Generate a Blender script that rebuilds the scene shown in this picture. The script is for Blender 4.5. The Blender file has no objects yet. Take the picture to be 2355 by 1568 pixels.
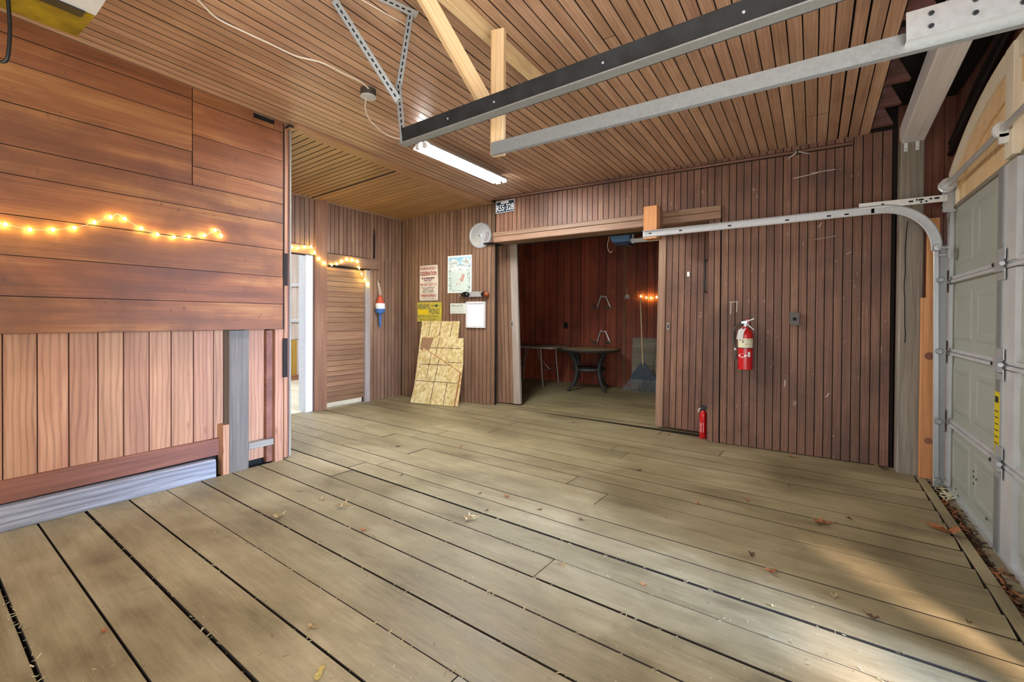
import bpy, bmesh, math, random
from mathutils import Vector, Matrix

random.seed(7)
S = bpy.context.scene
COL = S.collection

# ------------------------------------------------------------------ camera
yaw, pitch, roll = math.radians(33.55), math.radians(-0.5), math.radians(0.35)
fw = Vector((-math.sin(yaw) * math.cos(pitch), math.cos(yaw) * math.cos(pitch), math.sin(pitch)))
r0 = Vector((math.cos(yaw), math.sin(yaw), 0)); u0 = r0.cross(fw)
rr = math.cos(roll) * r0 + math.sin(roll) * u0
uu = math.cos(roll) * u0 - math.sin(roll) * r0
cd = bpy.data.cameras.new('camera')
cam = bpy.data.objects.new('camera', cd); COL.objects.link(cam)
cd.sensor_width = 36; cd.lens = 1045 * 36 / 2355
cd.shift_y = -44 / 2355; cd.clip_start = 0.02
cam.matrix_world = Matrix(((rr.x, uu.x, -fw.x, 0), (rr.y, uu.y, -fw.y, 0), (rr.z, uu.z, -fw.z, 1.25), (0, 0, 0, 1)))
S.camera = cam

# ------------------------------------------------------------------ world, sun, daylight, added fill lights
w = bpy.data.worlds.new('sky'); S.world = w; w.use_nodes = True
bgn = w.node_tree.nodes['Background']
bgn.inputs[0].default_value = (0.72, 0.84, 1.0, 1); bgn.inputs[1].default_value = 1.6

def light(name, kind, loc, aim, energy, color, **kw):
    l = bpy.data.lights.new(name, kind); l.energy = energy; l.color = color
    for k, v in kw.items(): setattr(l, k, v)
    o = bpy.data.objects.new(name, l); COL.objects.link(o); o.location = loc
    o.rotation_euler = (Vector(aim)).to_track_quat('-Z', 'Y').to_euler()
    return o
light('sun', 'SUN', (5, -5, 8), (-0.36, 0.47, -0.80), 5.0, (1.0, 0.76, 0.62), angle=math.radians(7))
# added fill behind the photographer, set in an opening made for it in wall_front
light('fill_front_opening', 'AREA', (-1.2, -2.3, 1.3), (0, 1, 0.08), 34, (1.0, 0.97, 0.92), shape='RECTANGLE', size=3.6, size_y=2.3)
# added light in an assumed open bay, tilted up to brighten ceiling and beam
light('fill_assumed_bay', 'AREA', (1.03, -0.35, 1.0), (-1, 0.15, 0.95), 105, (1.0, 0.95, 0.87), shape='RECTANGLE', size=2.6, size_y=2.0)
# slot between the closed garage door and the next bay
light('daylight_door_slot', 'AREA', (1.02, 1.98, 1.0), (-1, 0.12, -0.09), 32, (0.45, 0.62, 1.0), shape='RECTANGLE', size=0.12, size_y=1.9, spread=math.radians(45))
# window of the white room behind the left doorway
light('daylight_white_room', 'AREA', (-7.2, 3.2, 2.7), (-0.15, 0.25, -1), 80, (0.95, 0.97, 1.0), shape='RECTANGLE', size=1.6, size_y=1.6)

vs = S.view_settings
vs.view_transform = 'Standard'; vs.look = 'None'; vs.gamma = 1.0; vs.use_curve_mapping = False
vs.exposure = 0.70

# ------------------------------------------------------------------ helpers: colour, materials
def lin(h):
    h = h.lstrip('#')
    c = [int(h[i:i + 2], 16) / 255 for i in (0, 2, 4)]
    return tuple(x / 12.92 if x <= 0.04045 else ((x + 0.055) / 1.055) ** 2.4 for x in c) + (1,)

class NT:
    def __init__(s, name):
        s.m = bpy.data.materials.new(name); s.m.use_nodes = True
        s.t = s.m.node_tree; s.b = s.t.nodes['Principled BSDF']
    def n(s, typ, **kw):
        x = s.t.nodes.new(typ)
        for k, v in kw.items(): setattr(x, k, v)
        return x
    def l(s, a, b): s.t.links.new(a, b)
    def ramp(s, fac, stops, interp='LINEAR'):
        r = s.n('ShaderNodeValToRGB'); e = r.color_ramp; e.interpolation = interp
        while len(e.elements) < len(stops): e.elements.new(0.5)
        for el, (p, c) in zip(e.elements, stops):
            el.position = p; el.color = c
        s.l(fac, r.inputs[0]); return r.outputs[0]
    def mix(s, fac, a, b, blend='MIX'):
        x = s.n('ShaderNodeMix', data_type='RGBA', blend_type=blend)
        for v, i in ((fac, 0), (a, 6), (b, 7)):
            if hasattr(v, 'is_linked'): s.l(v, x.inputs[i])
            else: x.inputs[i].default_value = v
        return x.outputs[2]
    def noise(s, vec, scale, detail=3, rough=0.55, dist=0.0):
        x = s.n('ShaderNodeTexNoise'); x.inputs['Scale'].default_value = scale
        x.inputs['Detail'].default_value = detail; x.inputs['Roughness'].default_value = rough
        x.inputs['Distortion'].default_value = dist
        s.l(vec, x.inputs['Vector']); return x.outputs['Fac']
    def math(s, op, a, b=0.0):
        x = s.n('ShaderNodeMath', operation=op)
        for v, i in ((a, 0), (b, 1)):
            if hasattr(v, 'is_linked'): s.l(v, x.inputs[i])
            else: x.inputs[i].default_value = v
        return x.outputs[0]
    def vscale(s, vec, sc):
        x = s.n('ShaderNodeMapping'); x.inputs['Scale'].default_value = sc
        s.l(vec, x.inputs['Vector']); return x.outputs[0]
    def bump(s, h, strength=0.3, dist=0.004):
        x = s.n('ShaderNodeBump'); x.inputs['Strength'].default_value = strength
        x.inputs['Distance'].default_value = dist
        s.l(h, x.inputs['Height']); s.l(x.outputs[0], s.b.inputs['Normal'])

GREY = (0.5, 0.5, 0.5, 1)
def wood(name, dark, mid, light_, rough=0.6, var=0.22, ring=0.45, ringscale=5.0, stain=None, stain_amt=0.5,
         speck=None, knots=0.0, grain=0.5, bump=0.25, huevar=0.004):
    """board material: local X runs along the grain"""
    q = NT(name)
    tc = q.n('ShaderNodeTexCoord'); oi = q.n('ShaderNodeObjectInfo'); geo = q.n('ShaderNodeNewGeometry')
    off = q.n('ShaderNodeVectorMath', operation='SCALE'); off.inputs[0].default_value = (37, 71, 53)
    q.l(oi.outputs['Random'], off.inputs['Scale'])
    co = q.n('ShaderNodeVectorMath', operation='ADD'); q.l(tc.outputs['Object'], co.inputs[0]); q.l(off.outputs[0], co.inputs[1])
    v = co.outputs[0]
    fine = q.noise(q.vscale(v, (2.2, 70, 70)), 1.0, 5, 0.65)
    soft = q.noise(q.vscale(v, (0.9, 7, 7)), 1.0, 3, 0.5, 0.6)
    wv = q.n('ShaderNodeTexWave', wave_type='BANDS', bands_direction='Y', wave_profile='SIN')
    wv.inputs['Scale'].default_value = ringscale; wv.inputs['Distortion'].default_value = 7.0
    wv.inputs['Detail'].default_value = 2.0; wv.inputs['Detail Scale'].default_value = 0.7
    q.l(q.vscale(v, (0.35, 1.6, 1.6)), wv.inputs['Vector'])
    f = q.math('ADD', q.math('MULTIPLY', fine, grain), q.math('MULTIPLY', soft, 1 - grain))
    col = q.ramp(f, [(0.30, lin(dark)), (0.52, lin(mid)), (0.72, lin(light_))])
    rg = q.ramp(wv.outputs['Fac'], [(0.0, (1 - ring, 1 - ring * 1.1, 1 - ring * 1.15, 1)), (0.45, (1, 1, 1, 1))])
    col = q.mix(1.0, col, rg, 'MULTIPLY')
    if knots:
        vo = q.n('ShaderNodeTexVoronoi', feature='F1'); vo.inputs['Scale'].default_value = 1.0
        q.l(q.vscale(v, (2.4, 6.5, 6.5)), vo.inputs['Vector'])
        km = q.ramp(vo.outputs['Distance'], [(0.07 * knots, (1, 1, 1, 1)), (0.16 * knots, (0, 0, 0, 1))])
        col = q.mix(km, col, lin(dark), 'MIX')
    hs = q.n('ShaderNodeHueSaturation')
    q.l(col, hs.inputs['Color'])
    q.l(q.math('ADD', q.math('MULTIPLY', oi.outputs['Random'], var * 2), 1 - var), hs.inputs['Value'])
    r2 = q.math('FRACT', q.math('MULTIPLY', oi.outputs['Random'], 17.31))
    q.l(q.math('ADD', q.math('MULTIPLY', r2, huevar * 2), 0.5 - huevar), hs.inputs['Hue'])
    col = hs.outputs[0]
    if stain:
        big = q.noise(geo.outputs['Position'], 1.7, 4, 0.6, 0.4)
        sm = q.ramp(big, [(0.46, (0, 0, 0, 1)), (0.68, (stain_amt,) * 3 + (1,))])
        col = q.mix(sm, col, lin(stain))
    if speck:
        sp = q.noise(q.vscale(geo.outputs['Position'], (1, 1, 0.5)), 26, 2, 0.5)
        spm = q.ramp(sp, [(0.70, (0, 0, 0, 1)), (0.76, (0.55, 0.55, 0.55, 1))])
        col = q.mix(spm, col, lin(speck))
    q.l(col, q.b.inputs['Base Color'])
    q.l(q.math('ADD', q.math('MULTIPLY', soft, 0.25), rough - 0.12), q.b.inputs['Roughness'])
    if bump: q.bump(q.math('ADD', fine, q.math('MULTIPLY', wv.outputs['Fac'], 0.35)), bump, 0.002)
    return q.m

def plain(name, col, rough=0.5, metal=0.0, var=0.12, scale=30, bump=0.0, spec=0.5, col2=None):
    q = NT(name)
    tc = q.n('ShaderNodeTexCoord')
    f = q.noise(tc.outputs['Object'], scale, 4, 0.6)
    c = lin(col)
    d = lin(col2) if col2 else tuple(x * (1 - var * 2.2) for x in c[:3]) + (1,)
    q.l(q.ramp(f, [(0.35, d), (0.65, c)]), q.b.inputs['Base Color'])
    q.l(q.math('ADD', q.math('MULTIPLY', f, 0.2), rough - 0.1), q.b.inputs['Roughness'])
    q.b.inputs['Metallic'].default_value = metal
    q.b.inputs['Specular IOR Level'].default_value = spec
    if bump: q.bump(f, bump, 0.003)
    return q.m

def emit(name, col, strength, base='#ffffff'):
    q = NT(name)
    q.b.inputs['Base Color'].default_value = lin(base)
    q.b.inputs['Emission Color'].default_value = lin(col)
    q.b.inputs['Emission Strength'].default_value = strength
    return q.m

def floor_wood(name, dark, mid, light_, var=0.10, rough=0.5):
    q = NT(name)
    tc = q.n('ShaderNodeTexCoord'); oi = q.n('ShaderNodeObjectInfo'); geo = q.n('ShaderNodeNewGeometry')
    off = q.n('ShaderNodeVectorMath', operation='SCALE'); off.inputs[0].default_value = (37, 71, 53)
    q.l(oi.outputs['Random'], off.inputs['Scale'])
    co = q.n('ShaderNodeVectorMath', operation='ADD'); q.l(tc.outputs['Object'], co.inputs[0]); q.l(off.outputs[0], co.inputs[1])
    v = co.outputs[0]; P = geo.outputs['Position']
    big = q.noise(P, 1.3, 5, 0.6, 0.5)
    mid_ = q.noise(q.vscale(v, (2.0, 9, 9)), 1.0, 4, 0.6)
    fine = q.noise(q.vscale(v, (5, 90, 90)), 1.0, 4, 0.7)
    f = q.math('ADD', q.math('MULTIPLY', big, 0.5), q.math('ADD', q.math('MULTIPLY', mid_, 0.32), q.math('MULTIPLY', fine, 0.18)))
    col = q.ramp(f, [(0.36, lin(dark)), (0.50, lin(mid)), (0.66, lin(light_))])
    st = q.noise(q.vscale(P, (1.1, 2.6, 1)), 2.1, 5, 0.65, 0.8)
    col = q.mix(q.ramp(st, [(0.60, (0, 0, 0, 1)), (0.74, (0.5, 0.5, 0.5, 1))]), col, lin('#5a4a34'))
    sp = q.noise(P, 55, 2, 0.5)
    col = q.mix(q.ramp(sp, [(0.70, (0, 0, 0, 1)), (0.77, (0.6, 0.6, 0.6, 1))]), col, lin('#c9bf9d'))
    sd = q.noise(P, 38, 3, 0.5, 0.6)
    col = q.mix(q.ramp(sd, [(0.69, (0, 0, 0, 1)), (0.75, (0.6, 0.6, 0.6, 1))]), col, lin('#4a3d2b'))
    hs = q.n('ShaderNodeHueSaturation'); q.l(col, hs.inputs['Color'])
    q.l(q.math('ADD', q.math('MULTIPLY', oi.outputs['Random'], var * 2), 1 - var), hs.inputs['Value'])
    q.l(hs.outputs[0], q.b.inputs['Base Color'])
    q.l(q.ramp(q.math('ADD', q.math('MULTIPLY', big, 0.6), q.math('MULTIPLY', mid_, 0.4)),
               [(0.35, (rough - 0.10,) * 3 + (1,)), (0.7, (rough + 0.18,) * 3 + (1,))]), q.b.inputs['Roughness'])
    q.bump(q.math('ADD', fine, q.math('MULTIPLY', sd, 0.6)), 0.25, 0.003)
    return q.m

M = {}
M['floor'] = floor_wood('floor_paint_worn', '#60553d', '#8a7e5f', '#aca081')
M['floor_back'] = floor_wood('floor_storage', '#766b4d', '#968a66', '#aea27c', rough=0.6)
M['floor_white'] = floor_wood('floor_white_room', '#b8b09a', '#cfc8b4', '#dcd6c6')
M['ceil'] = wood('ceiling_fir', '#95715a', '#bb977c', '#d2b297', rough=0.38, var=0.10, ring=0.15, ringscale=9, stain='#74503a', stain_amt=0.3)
M['ceil_trim'] = wood('ceiling_trim_fir', '#8f6748', '#a97f5c', '#c09a76', rough=0.45, var=0.03, ring=0.1)
M['ceil_alc'] = wood('alcove_ceiling_fir', '#8f6c48', '#ae875a', '#c39e73', rough=0.45, var=0.08, ring=0.2, ringscale=9)
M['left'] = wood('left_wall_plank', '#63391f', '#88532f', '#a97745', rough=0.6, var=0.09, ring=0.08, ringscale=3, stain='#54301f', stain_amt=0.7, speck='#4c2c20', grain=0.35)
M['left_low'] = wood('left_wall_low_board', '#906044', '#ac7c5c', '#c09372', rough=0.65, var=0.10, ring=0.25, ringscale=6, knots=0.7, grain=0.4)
M['left_dark'] = wood('left_wall_dark_board', '#633823', '#82503a', '#996650', var=0.12, ring=0.12)
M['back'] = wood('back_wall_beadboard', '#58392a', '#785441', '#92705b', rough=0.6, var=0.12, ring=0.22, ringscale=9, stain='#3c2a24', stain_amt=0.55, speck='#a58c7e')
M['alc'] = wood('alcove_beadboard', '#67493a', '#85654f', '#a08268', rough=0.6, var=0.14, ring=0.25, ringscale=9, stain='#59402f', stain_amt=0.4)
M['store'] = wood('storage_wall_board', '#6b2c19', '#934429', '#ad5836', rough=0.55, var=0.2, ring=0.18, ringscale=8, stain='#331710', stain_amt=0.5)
M['trim'] = wood('old_trim', '#6b4d39', '#8c6e57', '#a68a72', var=0.12, ring=0.15)
M['post_brown'] = wood('brown_post', '#6a4630', '#876044', '#a07a5a', var=0.05, ring=0.1)
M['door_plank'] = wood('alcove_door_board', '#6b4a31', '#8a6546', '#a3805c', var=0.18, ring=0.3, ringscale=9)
M['weathered'] = wood('weathered_timber', '#6a6359', '#877f72', '#9d9589', rough=0.75, var=0.05, ring=0.15, ringscale=4, grain=0.6, bump=0.4)
M['grey_beam'] = wood('silver_grey_beam', '#64656c', '#8e9099', '#b5b7c0', rough=0.75, var=0.03, ring=0.2, grain=0.75, bump=0.5)
M['grey_post'] = wood('grey_stained_post', '#4f473f', '#6b6258', '#847a6e', rough=0.75, var=0.03, ring=0.1)
M['beam_white'] = wood('pale_grey_beam', '#c9c5c4', '#dedbda', '#eae8e8', rough=0.7, var=0.02, ring=0.06)
M['pine'] = wood('new_pine', '#d3ad79', '#e3c596', '#eed7b0', rough=0.55, var=0.06, ring=0.15, ringscale=7, knots=0.5)
M['pine_orange'] = wood('orange_pine', '#b87a45', '#cc9159', '#d9a56f', rough=0.55, var=0.05, ring=0.12, ringscale=4, knots=0.8)
M['pine_white'] = wood('whitewashed_pine', '#d8cdb4', '#e6dec9', '#efeadb', rough=0.6, var=0.04, ring=0.06)
M['joist'] = wood('old_joist', '#4f3129', '#6f483f', '#875d54', var=0.15, ring=0.1)
M['stile_grey'] = wood('grey_door_stile', '#7f7268', '#9d9188', '#b5aaa2', var=0.05, ring=0.1, speck='#cfc8c0')
M['white_paint'] = plain('white_paint_old', '#dfe2e4', 0.5, var=0.05)
M['white_board'] = wood('white_painted_board', '#c9b8ac', '#d9cbc1', '#e6dcd4', var=0.05, ring=0.06)
M['ochre_board'] = wood('ochre_board', '#a07a2e', '#bb9443', '#d0ad5d', var=0.08, ring=0.1)
M['floor_edge'] = plain('shade_grime_floor_joint', '#2e2518', 0.9, var=0.2)  # edge colour holds painted gap shade as well as grime
M['groove'] = plain('shade_grime_wood_joint', '#2c1a12', 0.85, var=0.2)
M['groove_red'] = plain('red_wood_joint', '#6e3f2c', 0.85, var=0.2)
M['dark'] = plain('dark_void', '#0d0a08', 0.9, var=0.1)
M['dark_brown'] = plain('dark_brown_backing', '#1c110b', 0.9, var=0.2)
M['galv'] = plain('galvanised_steel', '#c6c9cb', 0.38, 0.5, var=0.04, scale=60)
M['galv_dull'] = plain('dull_galvanised_steel', '#9b9f9f', 0.5, 0.55, var=0.06, scale=70)
M['steel_dark'] = plain('dark_steel', '#3b4145', 0.42, 0.6, var=0.15, scale=12)
M['steel_white'] = plain('white_enamel_steel', '#dfe3e3', 0.4, 0.1, var=0.04)
M['alu'] = plain('aluminium', '#d3d8dc', 0.33, 0.45, var=0.06)
M['door_grey'] = plain('garage_door_grey_green', '#a4aba0', 0.5, 0.0, var=0.035, scale=3)
M['door_strip'] = plain('garage_door_white_strip', '#c9cbcc', 0.42, 0.15, var=0.05, scale=8)
M['red'] = plain('extinguisher_red', '#c4161c', 0.28, 0.0, var=0.05, scale=6)
M['black'] = plain('black_plastic', '#17181a', 0.4, 0.0, var=0.1)
M['black_gloss'] = plain('black_gloss', '#101113', 0.18, 0.0, var=0.1)
M['rubber'] = plain('grey_hose_rubber', '#4a4b45', 0.6, var=0.1)
M['chrome'] = plain('chrome', '#d8dadc', 0.25, 0.35, var=0.04)
M['paper'] = plain('poster_paper', '#e6dccb', 0.7, var=0.05, scale=14)
M['white'] = plain('white_sheet', '#f2f4f6', 0.5, var=0.02)
M['ink_red'] = plain('red_ink', '#a33a3c', 0.7, var=0.1, scale=80)
M['ink_purple'] = plain('plum_ink', '#7c3f55', 0.7, var=0.1, scale=80)
M['ink'] = plain('black_ink', '#2c2926', 0.7, var=0.1, scale=80)
M['ink_green'] = plain('green_black_ink', '#3c443a', 0.7, var=0.1, scale=80)
M['ink_pale'] = plain('faded_green_ink', '#9aa493', 0.7, var=0.1, scale=80)
M['sign_yellow'] = plain('faded_yellow_sign', '#cdb832', 0.55, var=0.14, scale=7, col2='#a39a4e')
M['sign_patch'] = plain('bright_yellow_patch', '#e0c21a', 0.5, var=0.05)
M['sign_white'] = plain('pale_green_sign', '#dbe3d8', 0.5, var=0.04)
M['sky_blue'] = plain('poster_sky_blue', '#9fd0e2', 0.6, var=0.05)
M['cloud'] = plain('poster_cloud', '#eaf1ee', 0.6, var=0.03)
M['poster_green'] = plain('poster_pale_green', '#d3e3da', 0.6, var=0.06, scale=40)
M['poster_leaf'] = plain('poster_vine', '#6f9299', 0.6, var=0.2, scale=60)
M['poster_pink'] = plain('poster_pink', '#d5a79c', 0.6, var=0.15, scale=60)
M['plate_blue'] = plain('plate_blue', '#22394a', 0.35, 0.1, var=0.12, scale=20)
M['amber'] = plain('amber_lens', '#8a4524', 0.3, var=0.06)
M['brown_patch'] = plain('brown_paper_patch', '#9a7654', 0.8, var=0.1)
M['osb_edge'] = plain('osb_edge', '#b0693a', 0.8, var=0.15, scale=60)
M['buoy_red'] = plain('buoy_red', '#b5482f', 0.55, var=0.1)
M['buoy_white'] = plain('buoy_white', '#dcdcd6', 0.55, var=0.06)
M['buoy_blue'] = plain('buoy_blue', '#3d659b', 0.55, var=0.08)
M['rope'] = plain('rope', '#c9c2b0', 0.8, var=0.1, scale=90)
M['lens_yellow'] = plain('yellow_opener_lens', '#9b8412', 0.25, var=0.18, scale=6, col2='#6d5a08')
M['opener_grey'] = plain('opener_housing', '#c3c5c4', 0.4, var=0.05)
M['opener_blue'] = plain('opener_blue_housing', '#5c7fa6', 0.35, var=0.06)
M['opener_navy'] = plain('opener_navy_base', '#27314a', 0.4, var=0.08)
M['cable'] = plain('white_cable', '#e6ddce', 0.5, var=0.04)
M['table_black'] = plain('weathered_black_cast_metal', '#3a3b39', 0.6, 0.2, var=0.3, scale=60, bump=0.4, col2='#1d1d1c')
M['table_top'] = plain('dusty_table_top', '#b3a27c', 0.7, 0.0, var=0.2, scale=8, col2='#8f7f5c')
M['ftable_top'] = plain('folding_table_laminate', '#8c8177', 0.5, 0.0, var=0.08, scale=5)
M['ftable_leg'] = plain('folding_table_leg', '#8e8479', 0.4, 0.5, var=0.08)
M['rake_grey'] = plain('rake_grey_plastic', '#4b5560', 0.55, var=0.12, scale=15)
M['tine_grey'] = plain('rake_tine_grey', '#7c858b', 0.5, var=0.1)
M['ply_grey'] = wood('weathered_plywood', '#6a6353', '#8d8573', '#a9a18e', rough=0.8, var=0.03, ring=0.2, stain='#4f4939', stain_amt=0.5)
M['leaf'] = plain('dry_leaf_brown', '#a9693c', 0.7, var=0.25, scale=40)
M['leaf_pale'] = plain('dry_leaf_tan', '#b59c6c', 0.75, var=0.25, scale=40)
M['leaf_yellow'] = plain('dry_leaf_yellow', '#c9b465', 0.7, var=0.2, scale=40)
M['leaf_dark'] = plain('dry_leaf_dark', '#64452b', 0.75, var=0.3, scale=40)
M['straw'] = plain('straw_chaff', '#b3a57c', 0.85, var=0.3, scale=3)
M['mulch'] = plain('mulch', '#5b4632', 0.9, var=0.4, scale=9, col2='#33271b')
M['stone'] = plain('sill_stone', '#8b8168', 0.85, var=0.15, scale=7, bump=0.5)
M['soil'] = plain('soil', '#4a3d2c', 0.95, var=0.25, scale=20, bump=0.6)
M['web'] = plain('cobweb', '#c9c2b8', 0.9, var=0.1)
M['yellow_label'] = plain('warning_label_yellow', '#d8c21e', 0.5, var=0.04)
M['label_cream'] = plain('label_cream', '#e4dfc2', 0.5, var=0.05)
M['tag_grey'] = plain('grey_tag', '#d5d6d2', 0.5, var=0.04)
M['box_grey'] = plain('metal_box_grey', '#55504c', 0.5, 0.4, var=0.1)
M['drive'] = plain('driveway', '#9a968c', 0.9, var=0.1, scale=3)
M['bulb'] = emit('warm_bulb', '#ffe070', 120.0)
M['bulb_dim'] = emit('warm_bulb_storage', '#ffe070', 70.0)
M['tube'] = emit('fluorescent_tube', '#f6f6f4', 170.0)

def osb_mat():
    q = NT('osb'); tc = q.n('ShaderNodeTexCoord')
    d = q.noise(tc.outputs['Object'], 14, 3)
    vo = q.n('ShaderNodeTexVoronoi', feature='F1'); vo.inputs['Scale'].default_value = 1
    mp = q.n('ShaderNodeMapping'); mp.inputs['Rotation'].default_value = (0, 0, 0.9); mp.inputs['Scale'].default_value = (40, 13, 25)
    add = q.n('ShaderNodeVectorMath', operation='ADD'); q.l(tc.outputs['Object'], mp.inputs[0])
    q.l(mp.outputs[0], add.inputs[0]); sc = q.n('ShaderNodeVectorMath', operation='SCALE'); sc.inputs[0].default_value = (3, 3, 3)
    q.l(d, sc.inputs['Scale']); q.l(sc.outputs[0], add.inputs[1]); q.l(add.outputs[0], vo.inputs['Vector'])
    sep = q.n('ShaderNodeSeparateColor'); q.l(vo.outputs['Color'], sep.inputs[0])
    c = q.ramp(sep.outputs[0], [(0.0, lin('#b89c62')), (0.35, lin('#d0bd84')), (0.7, lin('#e0d2a0')), (1.0, lin('#bd9a6c'))])
    q.l(c, q.b.inputs['Base Color']); q.b.inputs['Roughness'].default_value = 0.7
    q.bump(sep.outputs[1], 0.3, 0.002); return q.m
M['osb'] = osb_mat()

# ------------------------------------------------------------------ helpers: meshes
class B:
    """collects simple shapes; build() links them as ONE mesh object"""
    def __init__(s): s.v, s.f = [], []
    def add(s, vs_, fs):
        o = len(s.v); s.v += [tuple(p) for p in vs_]; s.f += [tuple(i + o for i in f) for f in fs]; return s
    def box(s, c, d, R=None, ch=0.0):
        x, y, z = d[0] / 2, d[1] / 2, d[2] / 2
        vs_ = [Vector((a * x, b * y, e * z)) for a in (-1, 1) for b in (-1, 1) for e in (-1, 1)]
        if R is not None: vs_ = [R @ p for p in vs_]
        vs_ = [p + Vector(c) for p in vs_]
        return s.add(vs_, [(0, 1, 3, 2), (4, 6, 7, 5), (0, 4, 5, 1), (2, 3, 7, 6), (0, 2, 6, 4), (1, 5, 7, 3)])
    def box2(s, a, b):
        return s.box([(p + q) / 2 for p, q in zip(a, b)], [abs(q - p) for p, q in zip(a, b)])
    def tube(s, pts, r, n=8, caps=True, radii=None):
        pts = [Vector(p) for p in pts]; rings = []
        up = None
        for i, p in enumerate(pts):
            t = (pts[min(i + 1, len(pts) - 1)] - pts[max(i - 1, 0)]).normalized()
            if up is None: up = t.orthogonal().normalized()
            a = (up - t * up.dot(t)).normalized(); up = a; b = t.cross(a)
            rad = radii[i] if radii else r
            rings.append([p + rad * (math.cos(2 * math.pi * k / n) * a + math.sin(2 * math.pi * k / n) * b) for k in range(n)])
        vs_ = [q for rg in rings for q in rg]; fs = []
        for i in range(len(rings) - 1):
            for k in range(n):
                fs.append((i * n + k, i * n + (k + 1) % n, (i + 1) * n + (k + 1) % n, (i + 1) * n + k))
        if caps: fs += [tuple(range(n - 1, -1, -1)), tuple((len(rings) - 1) * n + k for k in range(n))]
        return s.add(vs_, fs)
    def lathe(s, prof, n=24, axis='Z', c=(0, 0, 0)):
        vs_, fs = [], []
        for (r, h) in prof:
            for k in range(n):
                a = 2 * math.pi * k / n; p = (r * math.cos(a), r * math.sin(a), h)
                if axis == 'Y': p = (p[0], p[2], p[1])
                if axis == 'X': p = (p[2], p[0], p[1])
                vs_.append((p[0] + c[0], p[1] + c[1], p[2] + c[2]))
        for i in range(len(prof) - 1):
            for k in range(n):
                fs.append((i * n + k, i * n + (k + 1) % n, (i + 1) * n + (k + 1) % n, (i + 1) * n + k))
        fs += [tuple(range(n - 1, -1, -1)), tuple((len(prof) - 1) * n + k for k in range(n))]
        return s.add(vs_, fs)
    def prism(s, poly, ax0, ax1, nrm, org, t):
        """polygon in the (ax0, ax1) plane, thickness t along nrm"""
        ax0, ax1, nrm, org = map(Vector, (ax0, ax1, nrm, org)); n = len(poly)
        a = [org + ax0 * p[0] + ax1 * p[1] for p in poly]; b = [p + nrm * t for p in a]
        fs = [tuple(range(n - 1, -1, -1)), tuple(range(n, 2 * n))]
        fs += [(k, (k + 1) % n, n + (k + 1) % n, n + k) for k in range(n)]
        return s.add(a + b, fs)
    def sweep(s, path, prof, side=(0, 1, 0)):
        """open profile [(side, normal)] swept along a planar path perpendicular to side"""
        side = Vector(side); path = [Vector(p) for p in path]; n = len(prof); vs_ = []; fs = []
        for i, p in enumerate(path):
            t = (path[min(i + 1, len(path) - 1)] - path[max(i - 1, 0)]).normalized(); nn = t.cross(side).normalized()
            vs_ += [p + side * a + nn * b for a, b in prof]
        for i in range(len(path) - 1):
            for k in range(n):
                fs.append((i * n + k, i * n + (k + 1) % n, (i + 1) * n + (k + 1) % n, (i + 1) * n + k))
        fs += [tuple(range(n - 1, -1, -1)), tuple((len(path) - 1) * n + k for k in range(n))]
        return s.add(vs_, fs)
    def mesh(s, name, mat, smooth=False):
        me = bpy.data.meshes.new(name); me.from_pydata(s.v, [], s.f); me.validate()
        bm = bmesh.new(); bm.from_mesh(me); bmesh.ops.recalc_face_normals(bm, faces=bm.faces); bm.to_mesh(me); bm.free()
        me.materials.append(M[mat] if isinstance(mat, str) else mat)
        if smooth:
            for p in me.polygons: p.use_smooth = True
            me.set_sharp_from_angle(angle=math.radians(40))
        return me
    def build(s, name, mat, parent=None, smooth=False, label=None, cat=None, group=None, kind=None):
        o = bpy.data.objects.new(name, s.mesh(name, mat, smooth)); COL.objects.link(o)
        if parent is not None: o.parent = parent
        return tag(o, label, cat, group, kind)

def tag(o, label=None, cat=None, group=None, kind=None):
    if label: o['label'] = label
    if cat: o['category'] = cat
    if group: o['group'] = group
    if kind: o['kind'] = kind
    return o
def thing(name, label, cat, loc=(0, 0, 0), rotz=0.0, group=None, kind=None, rot=None):
    o = bpy.data.objects.new(name, None); COL.objects.link(o)
    o.empty_display_size = 0.05; o.location = loc; o.rotation_euler = rot if rot else (0, 0, rotz)
    return tag(o, label, cat, group, kind)

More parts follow.
